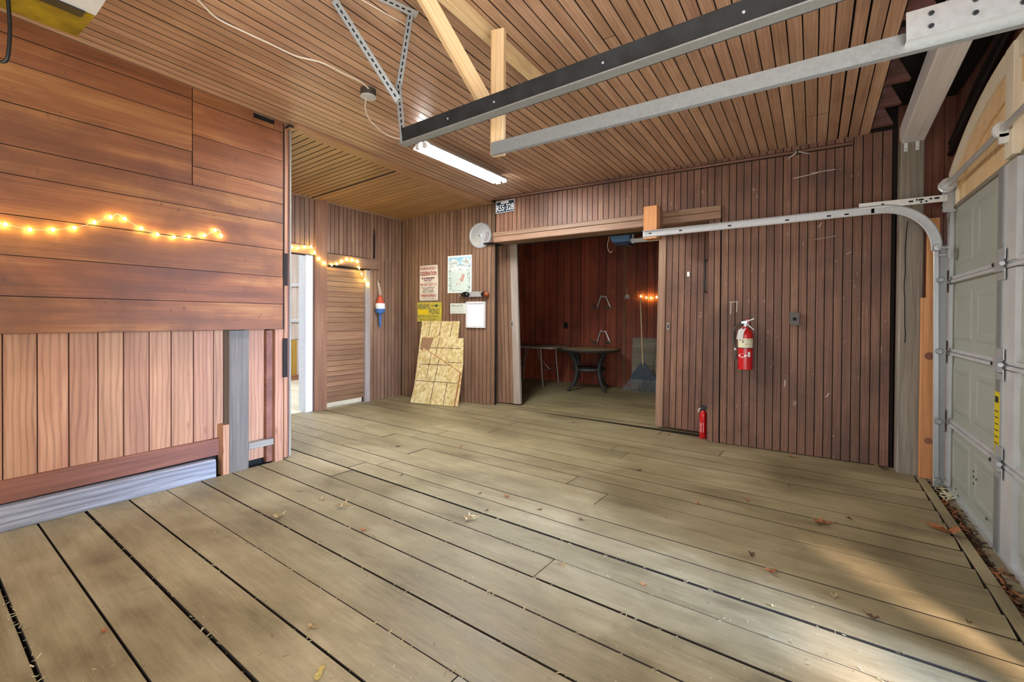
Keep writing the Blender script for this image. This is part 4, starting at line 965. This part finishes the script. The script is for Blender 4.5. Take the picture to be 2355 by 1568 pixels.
p7 = thing('hubcap', 'round silver hubcap high on the alcove wall', 'hubcap', AW(-4.002, 2.43, .005), WA, group='things on the alcove wall')
B().lathe([(0.185, 0), (.185, -.012), (.176, -.022), (.165, -.022), (.155, -.012), (.10, -.020), (.045, -.030), (.040, -.024), (.030, -.03), (.026, -.042), (.010, -.046)], 40, 'Y').build('disc', 'alu', parent=p7, smooth=True)
B().lathe([(0.012, -.040), (.014, -.052), (.008, -.056)], 12, 'Y', (0, 0, -.004)).build('centre_boss', 'galv_dull', parent=p7, smooth=True)
a_ = [(0.128 + .0, math.radians(-48 + 6 * k)) for k in range(12)]
dk = B()
for r0_, r1_ in ((.108, .116), (.136, .143)):
    poly = [(r1_ * math.cos(t), r1_ * math.sin(t)) for _, t in a_] + [(r0_ * math.cos(t), r0_ * math.sin(t)) for _, t in reversed(a_)]
    for i in range(11):
        t0, t1_ = a_[i][1], a_[i + 1][1]
        dk.prism([(r0_ * math.cos(t0), r0_ * math.sin(t0)), (r1_ * math.cos(t0), r1_ * math.sin(t0)), (r1_ * math.cos(t1_), r1_ * math.sin(t1_)), (r0_ * math.cos(t1_), r0_ * math.sin(t1_))], PX, Z, NY, (0, -.0185, 0), .002)
dk.build('red_emblem', 'ink_purple', parent=p7)

pl = thing('license_plate', 'dark blue licence plate with white characters over the doorway', 'license plate', (-3.418, 4.972, 2.726), 0)
pl.rotation_euler = (math.radians(-3), math.radians(-1.0), 0)
B().box((0, 0, 0), (0.295, 0.004, 0.155)).build('panel', 'plate_blue', parent=pl)
rm = B()
for (x, z, a, b_) in ((-.145, 0, .006, .155), (.145, 0, .006, .155), (0, .075, .295, .006), (0, -.075, .295, .006)): rm.box((x, -.003, z), (a, .004, b_))
rm.build('rim', 'white_paint', parent=pl)
text(pl, 'lettering', 'R55·328', (0, -.0032, -.014), .085, 'white', .27, bold=0.012)
tg = B().box((-.005, -.004, .052), (.12, .002, .024)).build('date_tab', 'white', parent=pl)
for x in (-.045, -.03, -.01, .012, .03): B().box((x - .005, -.0055, .052), (.008, .001, .010)).build('print_mark', 'plate_blue', parent=tg)

# ---- buoy
bu = thing('lobster_buoy', 'red white and blue lobster buoy hanging by the board door', 'buoy', (-5.43, 4.60, 0))
for nm, m, pr in (('red_cone', 'buoy_red', [(0.012, 1.58), (.03, 1.555), (.045, 1.51), (.066, 1.455)]), ('white_band', 'buoy_white', [(.066, 1.4555), (.072, 1.44), (.072, 1.375)]), ('blue_base', 'buoy_blue', [(.072, 1.3755), (.072, 1.325), (.06, 1.31), (.022, 1.305)]), ('spindle', 'buoy_blue', [(.024, 1.306), (.018, 1.14), (.012, 1.10)])):
    B().lathe(pr, 18).build(nm, m, parent=bu, smooth=True)
B().tube(smooth_path([(0, -.005, 1.57), (0.0, -.02, 1.66), (-.03, -.022, 1.77), (-.03, -.012, 1.77), (0.0, .006, 1.66), (0, .006, 1.57)]), .005, 6).build('rope_loop', 'rope', parent=bu, smooth=True)
B().tube([(-.07, -.015, 1.765), (-.0, -.017, 1.772), (.02, -.017, 1.785)], .004, 6).build('nail', 'steel_dark', parent=bu)
sk = B().prism([(-.012, -.22), (.012, -.22), (.014, .12), (0, .22), (-.014, .12)], PY, Z, PX, (-5.495, 4.53, 2.345), .02).build('dark_wedge', 'black', label='thin dark pointed strip on the wall above the board door', cat='strip')

# ---- OSB offcuts leaning in the corner
uA = Vector((0.9805, 0.1966, 0)); nA2 = Vector((-0.1966, 0.9805, 0)); le = math.radians(20)
def osb(name, label, poly, off, sc_lines, lean, zoff=0.0):
    le = math.radians(lean)
    t = thing(name, label, 'board', Vector((-4.893, 4.71, 0)) + nA2 * off, group='OSB offcuts in the corner')
    vA = Vector((0, 0, math.cos(le))) + nA2 * math.sin(le)
    nn = uA.cross(vA)
    B().prism(poly, uA, vA, nn, Vector((0, 0, zoff)), 0.012).build('panel', 'osb', parent=t)
    for (a, b_) in sc_lines:
        a, b_ = Vector(a), Vector(b_); d = (b_ - a).normalized(); nrm2 = Vector((-d.y, d.x)) * 0.004
        q = [a + nrm2, a - nrm2, b_ - nrm2, b_ + nrm2]
        B().prism([(p.x, p.y) for p in q], uA, vA, nn, nn * 0.012 + Vector((0, 0, zoff)), .0006).build('scored_line', 'dark_brown', parent=t)
    return t, vA, nn
t_, vA, nn = osb('osb_board', 'yellowish OSB offcut in front with a slanting top edge', [(0, .003), (.059, .835), (.40, .665), (.736, .497), (.727, .003)], 0.0, [((.025, .33), (.72, .33)), ((.045, .58), (.57, .58)), ((.33, .02), (.36, .66)), ((.55, .02), (.56, .33)), ((.2, .36), (.21, .74))], 18)
B().prism([(.059, .835), (.062, .824), (.736, .486), (.736, .497)], uA, vA, nn, nn * 0.0, .0135).build('cut_edge', 'osb_edge', parent=t_)
B().prism([(.720, .0), (.736, .49), (.745, .485), (.729, .0)], uA, vA, nn, nn * -0.012, .024).build('raw_edge', 'osb_edge', parent=t_)
tm, vM, nM = osb('osb_board', 'middle OSB offcut with a plain brown strip along its top', [(0.0, .003), (-.013, .992), (.70, .988), (.755, .62), (.775, .003)], 0.03, [((.03, .83), (.68, .83)), ((.28, .72), (.30, .985)), ((.5, .62), (.73, .62))], 17)
B().prism([(-.008, .80), (-.012, .985), (.20, .985), (.14, .72)], uA, vM, nM, nM * 0.012, .0008).build('brown_patch', 'brown_patch', parent=tm)
osb('osb_board', 'rear OSB offcut standing tallest, dark vertical lines near its top', [(0.0, .003), (-.055, 1.235), (.60, 1.235), (.64, .003)], 0.06, [((.10, 1.0), (.105, 1.23)), ((.285, 1.0), (.29, 1.23)), ((.48, 1.0), (.485, 1.23))], 15.3)

# ---- fire extinguishers
fe = thing('fire_extinguisher', 'large red fire extinguisher hung on the back wall', 'fire extinguisher', (-0.545, 4.905, 0.765), group='fire extinguishers')
B().lathe([(0.055, 0), (.064, .004), (.064, .33), (.060, .36), (.045, .385), (.022, .40), (.02, .415)], 26).build('cylinder', 'red', parent=fe, smooth=True)
B().lathe([(0.0652, .212), (.0652, .302)], 26).build('inspection_label', 'label_cream', parent=fe, smooth=True)
lb = B()
for k in range(22):
    a = random.uniform(-2.6, -0.5); z = random.uniform(.222, .296)
    lb.box((.0656 * math.cos(a), .0656 * math.sin(a), z), (.007, .001, .004), Matrix.Rotation(a + math.pi / 2, 3, 'Z'))
lb.build('print', 'ink', parent=fe)
B().lathe([(0.0656, .207), (.0656, .213)], 26).build('strap', 'black', parent=fe, smooth=True)
def wrap(poly, r, zc_, ac):
    b = B(); b.add([(r * math.cos(ac + x / r), r * math.sin(ac + x / r), zc_ + z) for x, z in poly], [tuple(range(len(poly)))]); return b
wrap([(-.048, 0), (-.03, .010), (-.012, .018), (0, .020), (.012, .018), (.03, .010), (.048, 0), (.03, -.010), (.012, -.018), (0, -.020), (-.012, -.018), (-.03, -.010)], .0652, .138, -1.9).build('diamond_label', 'white', parent=fe)
wrap([(-.012, -.024), (0, -.024), (.012, -.024), (.012, .024), (0, .024), (-.012, .024)], .0652, .15, -0.95).build('small_label', 'white', parent=fe)
vt = B().lathe([(0.018, .41), (.018, .45), (.012, .455)], 14); vt.box((-.01, -.005, .455), (.05, .024, .02)); vt.build('valve', 'alu', parent=fe)
B().tube([(-.02, -.01, .462), (.03, -.012, .472), (.075, -.014, .492)], .006, 8).build('lever', 'steel_white', parent=fe, smooth=True)
B().tube([(.01, -.012, .445), (.045, -.014, .41), (.075, -.014, .385)], .007, 8).build('carry_handle', 'alu', parent=fe, smooth=True)
B().box((.015, .02, .455), (.03, .01, .06)).build('hook_bracket', 'red', parent=fe)
B().tube(smooth_path([(-.02, 0, .435), (-.055, -.005, .435), (-.09, -.01, .40), (-.105, -.012, .33), (-.098, -.012, .24), (-.088, -.012, .20)]), .008, 8).build('hose', 'rubber', parent=fe, smooth=True)
B().tube([(-.088, -.012, .205), (-.087, -.012, .18)], .009, 8).build('hose_ferrule', 'steel_white', parent=fe, smooth=True)
B().tube([(-.087, -.012, .185), (-.085, -.012, .10)], .013, 10, radii=[.010, .013]).build('nozzle', 'rubber', parent=fe, smooth=True)
tb = B().prism([(-.07, 0), (-.015, -.005), (-.008, .06), (.012, .105), (-.012, .12), (-.055, .085)], PX, Z, NY, (0, -.066, .295), .001).build('paper_tag', 'tag_grey', parent=fe)
B().lathe([(.010, 0), (.015, 0), (.015, -.0006), (.010, -.0006)], 16, 'Y', (-.012, -.0675, .405)).build('red_ring_mark', 'ink_red', parent=tb)

f2 = thing('fire_extinguisher', 'small red fire extinguisher on the floor by the sliding door', 'fire extinguisher', (-0.955, 5.09, 0.0), group='fire extinguishers')
B().lathe([(0.034, 0), (.037, .004), (.037, .235), (.034, .262), (.02, .282), (.015, .29)], 20).build('cylinder', 'red', parent=f2, smooth=True)
wrap([(-.024, -.05), (0, -.05), (.024, -.05), (.024, .05), (0, .05), (-.024, .05)], .0374, .115, -1.95).build('label_panel', 'white', parent=f2)
v2 = B().lathe([(0.015, .288), (.015, .31)], 12); v2.box((.008, -.01, .318), (.06, .026, .018)); v2.box((.012, -.02, .335), (.05, .022, .012), Matrix.Rotation(.3, 3, 'Y')); v2.build('valve', 'black', parent=f2)
B().tube(smooth_path([(-.015, -.01, .315), (-.04, -.02, .30), (-.042, -.02, .27)]), .006, 8).build('pull_ring', 'tag_grey', parent=f2, smooth=True)

sw = thing('outlet_box', 'dark metal outlet box on the back wall right of the red extinguisher', 'outlet', (-0.146, 4.98, 1.258))
B().box((0, -.018, 0), (.074, .04, .115)).build('box', 'box_grey', parent=sw)
B().lathe([(.016, 0), (.016, -.004)], 14, 'Y', (.002, -.038, -.002)).build('socket', 'dark', parent=sw)
ot = B().box((-4.052, 8.022, 1.11), (0.075, 0.02, 0.12)).build('outlet_plate', 'black', label='black outlet plate on the storage room wall', cat='outlet')

# cobweb star
cw = thing('cobweb', 'pale cobweb tuft at the top of the back wall', 'cobweb', (-0.135, 4.955, 2.80))
for k, (dx, dz) in enumerate(((-.09, -.05), (.09, -.03), (0.0, -.055), (-.03, .02), (-.09, -.065), (.10, -.04))):
    B().tube([(0, 0, 0), (dx * .5, .003, dz * .45 - .004), (dx, .006, dz)], .004, 5, radii=[.006, .003, .0012]).build('strand', 'web', parent=cw)
hk = B().tube([(-0.135, 4.96, 2.80), (-0.135, 4.90, 2.79), (-0.135, 4.89, 2.765), (-.135, 4.90, 2.75)], .005, 6).build('hook', 'steel_dark', parent=cw)
hk.matrix_parent_inverse = cw.matrix_basis.inverted()

# ---- storage room furniture
tb = thing('patio_table', 'round weathered black patio table with curved legs and lower shelf', 'table', (-3.29, 7.42, 0))
B().lathe([(0.50, .675), (.535, .680), (.545, .70), (.535, .715), (.50, .715), (.495, .712), (0.02, .712)], 40).build('table_rim', 'table_black', parent=tb, smooth=True)
B().lathe([(0.50, .7125), (.50, .7165), (.02, .7165)], 40).build('table_top', 'table_top', parent=tb, smooth=True)
for k in range(4):
    a = math.radians(-125 + 90 * k + 8); c_, s_ = math.cos(a), math.sin(a)
    pts = smooth_path([(.43 * c_, .43 * s_, .69), (.35 * c_, .35 * s_, .60), (.285 * c_, .285 * s_, .46), (.27 * c_, .27 * s_, .34), (.30 * c_, .30 * s_, .20), (.37 * c_, .37 * s_, .08), (.45 * c_, .45 * s_, .012)], 4)
    rad = [.045 - .022 * i / (len(pts) - 1) for i in range(len(pts))]
    B().tube(pts, .03, 8, radii=rad).build('leg', 'table_black', parent=tb, smooth=True)
B().lathe([(0.02, .335), (.27, .335), (.285, .35), (.28, .385), (.26, .392), (.02, .392)], 32).build('shelf', 'table_black', parent=tb, smooth=True)

ft = thing('folding_table', 'folding table with grey top and thin metal legs in the storage room', 'table', (-4.46, 7.45, 0))
hw, hd_, r_ = 0.62, 0.36, 0.09
poly = []
for (cx_, cy_, a0) in ((hw - r_, hd_ - r_, 0), (-hw + r_, hd_ - r_, 90), (-hw + r_, -hd_ + r_, 180), (hw - r_, -hd_ + r_, 270)):
    poly += [(cx_ + r_ * math.cos(math.radians(a0 + 15 * q)), cy_ + r_ * math.sin(math.radians(a0 + 15 * q))) for q in range(7)]
B().prism(poly, PX, PY, Z, (0, 0, .70), .03).build('table_top', 'ftable_top', parent=ft)
for sx in (-1, 1):
    for sy in (-1, 1):
        B().tube([(sx * .34, sy * .29, .70), (sx * .36, sy * .29, .40), (sx * .40, sy * .30, 0.004)], .013, 8).build('leg', 'ftable_leg', parent=ft, smooth=True)
    B().tube([(sx * .365, -.29, .30), (sx * .365, .29, .30)], .010, 8).build('cross_bar', 'ftable_leg', parent=ft, smooth=True)
    B().tube([(sx * .10, 0, .70), (sx * .13, 0, .52), (sx * .365, 0, .30)], .009, 8).build('brace', 'ftable_leg', parent=ft, smooth=True)

pb = plank(None, 'plywood_panel', (-2.42, 7.965, 0.457), 0.56, 0.914, 0.014, PX, (0, -1, 0.06), 'ply_grey', 0.002)
tag(pb, 'weathered grey plywood panel leaning behind the rake', 'panel')
def rake(label, x, y, lean, mat_h, mat_f, zt, fan=0.30, handle_r=.012, rz=0.0):
    t = thing('leaf_rake', label, 'rake', (x, y, 0.0), rz, group='rakes in the storage room'); t.rotation_euler = (-lean, 0, rz)
    B().tube([(0, 0, .42), (0.02, 0, zt)], handle_r, 8).build('handle', mat_h, parent=t, smooth=True)
    B().prism([(-.03, .52), (.03, .52), (fan * .62, .26), (fan * .55, .22), (-fan * .55, .22), (-fan * .62, .26)], PX, Z, NY, (0, .004, 0), .012).build('head', mat_f, parent=t)
    B().box((0, -.012, .36), (.012, .012, .26)).build('rib', mat_f, parent=t)
    for k in range(23):
        u = -1 + 2 * k / 22
        B().tube([(u * fan * .55, 0, .235), (u * fan * .98, -.005, .045), (u * fan * 1.02, -.03, .010)], .007, 5).build('tine', 'tine_grey', parent=t)
    return t
rake('dark grey plastic leaf rake with a wooden handle', -2.38, 7.66, math.radians(-11), 'pine', 'rake_grey', 1.62, .37)
rake('black leaf rake half hidden behind the sliding door', -2.10, 7.88, math.radians(-3), 'black', 'black', 1.60, .22)
def hook(x, z, label):
    t = thing('wall_hook', label, 'hook', (x, 8.03, z), group='bent bar hooks')
    B().tube(smooth_path([(-.13, -.02, -.20), (-.125, -.05, -.20), (-.05, -.06, 0.02 - .01), (-.035, -.06, 0), (.035, -.06, 0), (.05, -.06, -.01), (.13, -.05, -.20), (.13, -.02, -.20)], 3), .011, 8).build('bar', 'chrome', parent=t, smooth=True)
    for sx in (-1, 1):
        x0_ = sx * .13 - (.0)
        B().tube(smooth_path([(x0_, -.05, -.20), (x0_ - .03, -.09, -.215), (x0_ - .06, -.13, -.20), (x0_ - .07, -.14, -.15)], 3), .014, 8).build('prong', 'rubber', parent=t, smooth=True)
hook(-3.25, 1.655, 'upper bent metal bar hook on the storage room wall')
hook(-3.25, 1.01, 'lower bent metal bar hook just above the round table')
ky = thing('key_bunch', 'bunch of keys hanging on the storage room wall', 'keys', (-2.82, 8.02, 1.80))
B().tube([(0, 0, .01), (0, -.012, -.12)], .003, 6).build('cord', 'rope', parent=ky)
for k, dx in enumerate((-.025, 0.0, .022, .035)):
    B().box((dx, -.012, -.16 + .008 * (k % 2)), (.016, .004, .075), Matrix.Rotation(.25 - .18 * k, 3, 'Y')).build('key', 'galv', parent=ky)

# ---- floor litter
def leaf_mesh(name, mat, lobes, seed, curl=0.25):
    rnd = random.Random(seed); n_ = 18; pts = []
    for k in range(n_):
        a = 2 * math.pi * k / n_
        r = (0.75 + 0.35 * math.cos(lobes * a)) * (1 - 0.25 * abs(math.sin(a))) * rnd.uniform(.8, 1.1)
        pts.append((r * .5 * math.cos(a), r * .42 * math.sin(a), 0.04 + curl * (r * .5 * math.sin(a)) ** 2 * 2 + rnd.uniform(0, .10) * curl * 3))
    b = B(); b.add([(0, 0, .05)] + pts, [(0, 1 + k, 1 + (k + 1) % n_) for k in range(n_)])
    b.tube([(0.3, 0, .05), (.75, .05, .06 + curl * .1)], .015, 4)
    me = b.mesh(name, mat); return me
LM = [leaf_mesh('leaf', m, lb_, s_, c_) for m, lb_, s_, c_ in (('leaf', 5, 1, .35), ('leaf_pale', 3, 2, .5), ('leaf_yellow', 2, 3, .2), ('leaf_dark', 3, 4, .45), ('leaf_pale', 5, 5, .6), ('leaf', 3, 6, .5))]
def leaf(x, y, size, k, rot, label, group=None, z=0.0):
    o = bpy.data.objects.new('fallen_leaf', LM[k]); COL.objects.link(o); o.location = (x, y, z - .002); o.scale = (size * 1.25, size * 1.25, size * 1.5); o.rotation_euler = (0, 0, rot)
    tag(o, label, 'leaf', group or 'fallen leaves on the plank floor')
leaf(0.05, 3.37, .105, 0, .4, 'largest orange-brown lobed leaf on the planks at the right')
leaf(-0.16, 2.57, .06, 5, 1.2, 'rust-brown curled leaf just above the pale light band')
leaf(-1.43, 0.95, .055, 2, 2.2, 'yellow leaf lying at the bottom edge of the floor')
leaf(-1.67, 1.07, .04, 1, .7, 'small pale curled leaf above the yellow leaf near the bottom edge')
leaf(-2.56, 1.86, .095, 4, .3, 'tan shredded leaf clump beside the left floor gap')
leaf(-1.76, 2.19, .075, 4, 1.0, 'tan crumpled leaf in the middle of the floor on a plank seam')
leaf(-2.76, 1.55, .08, 1, 2.0, 'pale wood-coloured leaf scrap left of the tan leaf clump')
leaf(-3.06, 1.87, .045, 1, 1.4, 'small tan leaf nearest the end of the plank partition')
leaf(-2.78, 1.86, .05, 1, .2, 'small tan leaf between the partition and the tan leaf clump')
leaf(-1.77, 2.62, .06, 0, 2.6, 'pinkish-brown leaf in the centre of the floor')
leaf(0.66, 3.62, .14, 5, 2.4, 'brown leaf pile edge lying on the plank beside the garage door')
leaf(0.50, 4.90, .075, 3, .5, 'brown leaf at the foot of the grey post')
leaf(0.46, 4.955, .05, 1, 1.5, 'pale leaf scrap in the corner by the grey post')
leaf(-0.15, 4.84, .06, 5, .1, 'brown leaf against the base of the back wall')
small = [(-0.14, 4.0), (-0.37, 3.51), (0.0, 3.83), (-0.26, 2.71), (0.2, 3.55), (-0.65, 2.11), (0.09, 2.51), (0.55, 2.61), (-3.33, 3.04), (-2.82, 3.38), (-3.05, 2.66), (-2.7, 2.51), (-2.38, 4.94), (-2.14, 5.02), (-2.02, 5.92), (-1.28, 5.01), (-1.18, 3.68), (-0.64, 3.24), (-0.76, 2.91), (-1.96, 2.56), (-1.47, 2.56), (-2.32, 0.6), (-0.13, 2.27), (0.22, 2.42), (-1.75, 2.36), (-2.18, 1.73), (-1.04, 2.05), (-1.19, 2.58)]
where = ['between the red extinguisher and the largest leaf', 'left of the largest orange leaf', 'behind the largest orange leaf', 'behind the rust-brown curled leaf', 'right of the largest orange leaf', 'on the pale light band, leftmost there', 'on the pale light band at the right edge of the planks', 'on the sunlit strip by the garage door', 'in the doorway light beside the partition end', 'in the middle of the far planks', 'one step right of the partition end', 'two steps right of the partition end', 'before the wide doorway, left one of a pair', 'before the wide doorway, right one of a pair', 'inside the storage room on its floor', 'at the foot of the right sliding door', 'centre of the floor in line with the small extinguisher', 'left of centre between large leaf and tan crumpled leaf', 'right of centre just behind the pale light band', 'just behind the tan crumpled leaf', 'beside the pinkish-brown leaf', 'alone on the near left planks', 'at the lower edge of the pale light band', 'next to the sunlit strip, nearest the viewer', 'between the pinkish-brown leaf and the tan crumpled leaf', 'right of the tan leaf clump', 'at the near end of the long floor gap', 'on the long floor gap right of the pinkish-brown leaf']
for i, (x, y) in enumerate(small):
    leaf(x, y, random.uniform(.024, .048), (3, 5, 1, 3)[i % 4], random.uniform(0, 6), 'tiny dry leaf scrap ' + where[i], 'tiny leaf scraps')

def chips(n_, fn, szr, mat, name, label):
    b = B()
    for _ in range(n_):
        x, y, z = fn(); s_ = random.uniform(*szr); R = Matrix.Rotation(random.uniform(0, 6.28), 3, 'Z') @ Matrix.Rotation(random.uniform(-.5, .5), 3, 'Y')
        b.box((x, y, z + s_ * .08), (s_, s_ * random.uniform(.12, .35), s_ * .06), R)
    b.build(name, mat, label=label, cat='debris', kind='stuff')
gaps = [(0.735, -3.7, -0.9), (1.83, -3.6, 0.4), (2.235, -2.6, 0.6), (1.39, -3.2, -.3), (0.955, -2.8, -1), (2.035, -2, .3), (0.30, -3, -2), (1.61, -2.6, -.2), (1.17, -2.6, -.9)]
def on_gap():
    g_, a, b_ = random.choice(gaps); x = random.uniform(a, b_); return (x, g_ - .045 * x + random.gauss(0, .012), 0)
chips(520, on_gap, (.006, .022), 'straw', 'chaff', 'pale straw chaff caught along the floor gaps')
chips(420, lambda: (random.uniform(-3.6, .5), random.uniform(.3, 4.8), 0), (.004, .016), 'straw', 'chaff', 'pale straw bits scattered over the floor')
chips(700, lambda: (random.gauss(.785, .022), random.uniform(2.0, 4.85), -.045), (.015, .07), 'mulch', 'leaf_litter', 'dark leaf litter packed along the garage door')
chips(160, lambda: (random.gauss(.765, .03), random.uniform(2.2, 4.8), -.02), (.015, .05), 'leaf', 'leaf_litter', 'rust-brown leaf litter along the garage door')
chips(60, lambda: (random.gauss(.82, .025), random.uniform(4.35, 4.85), -.02), (.02, .06), 'label_cream', 'leaf_litter', 'pale shredded litter in the corner of the garage door')
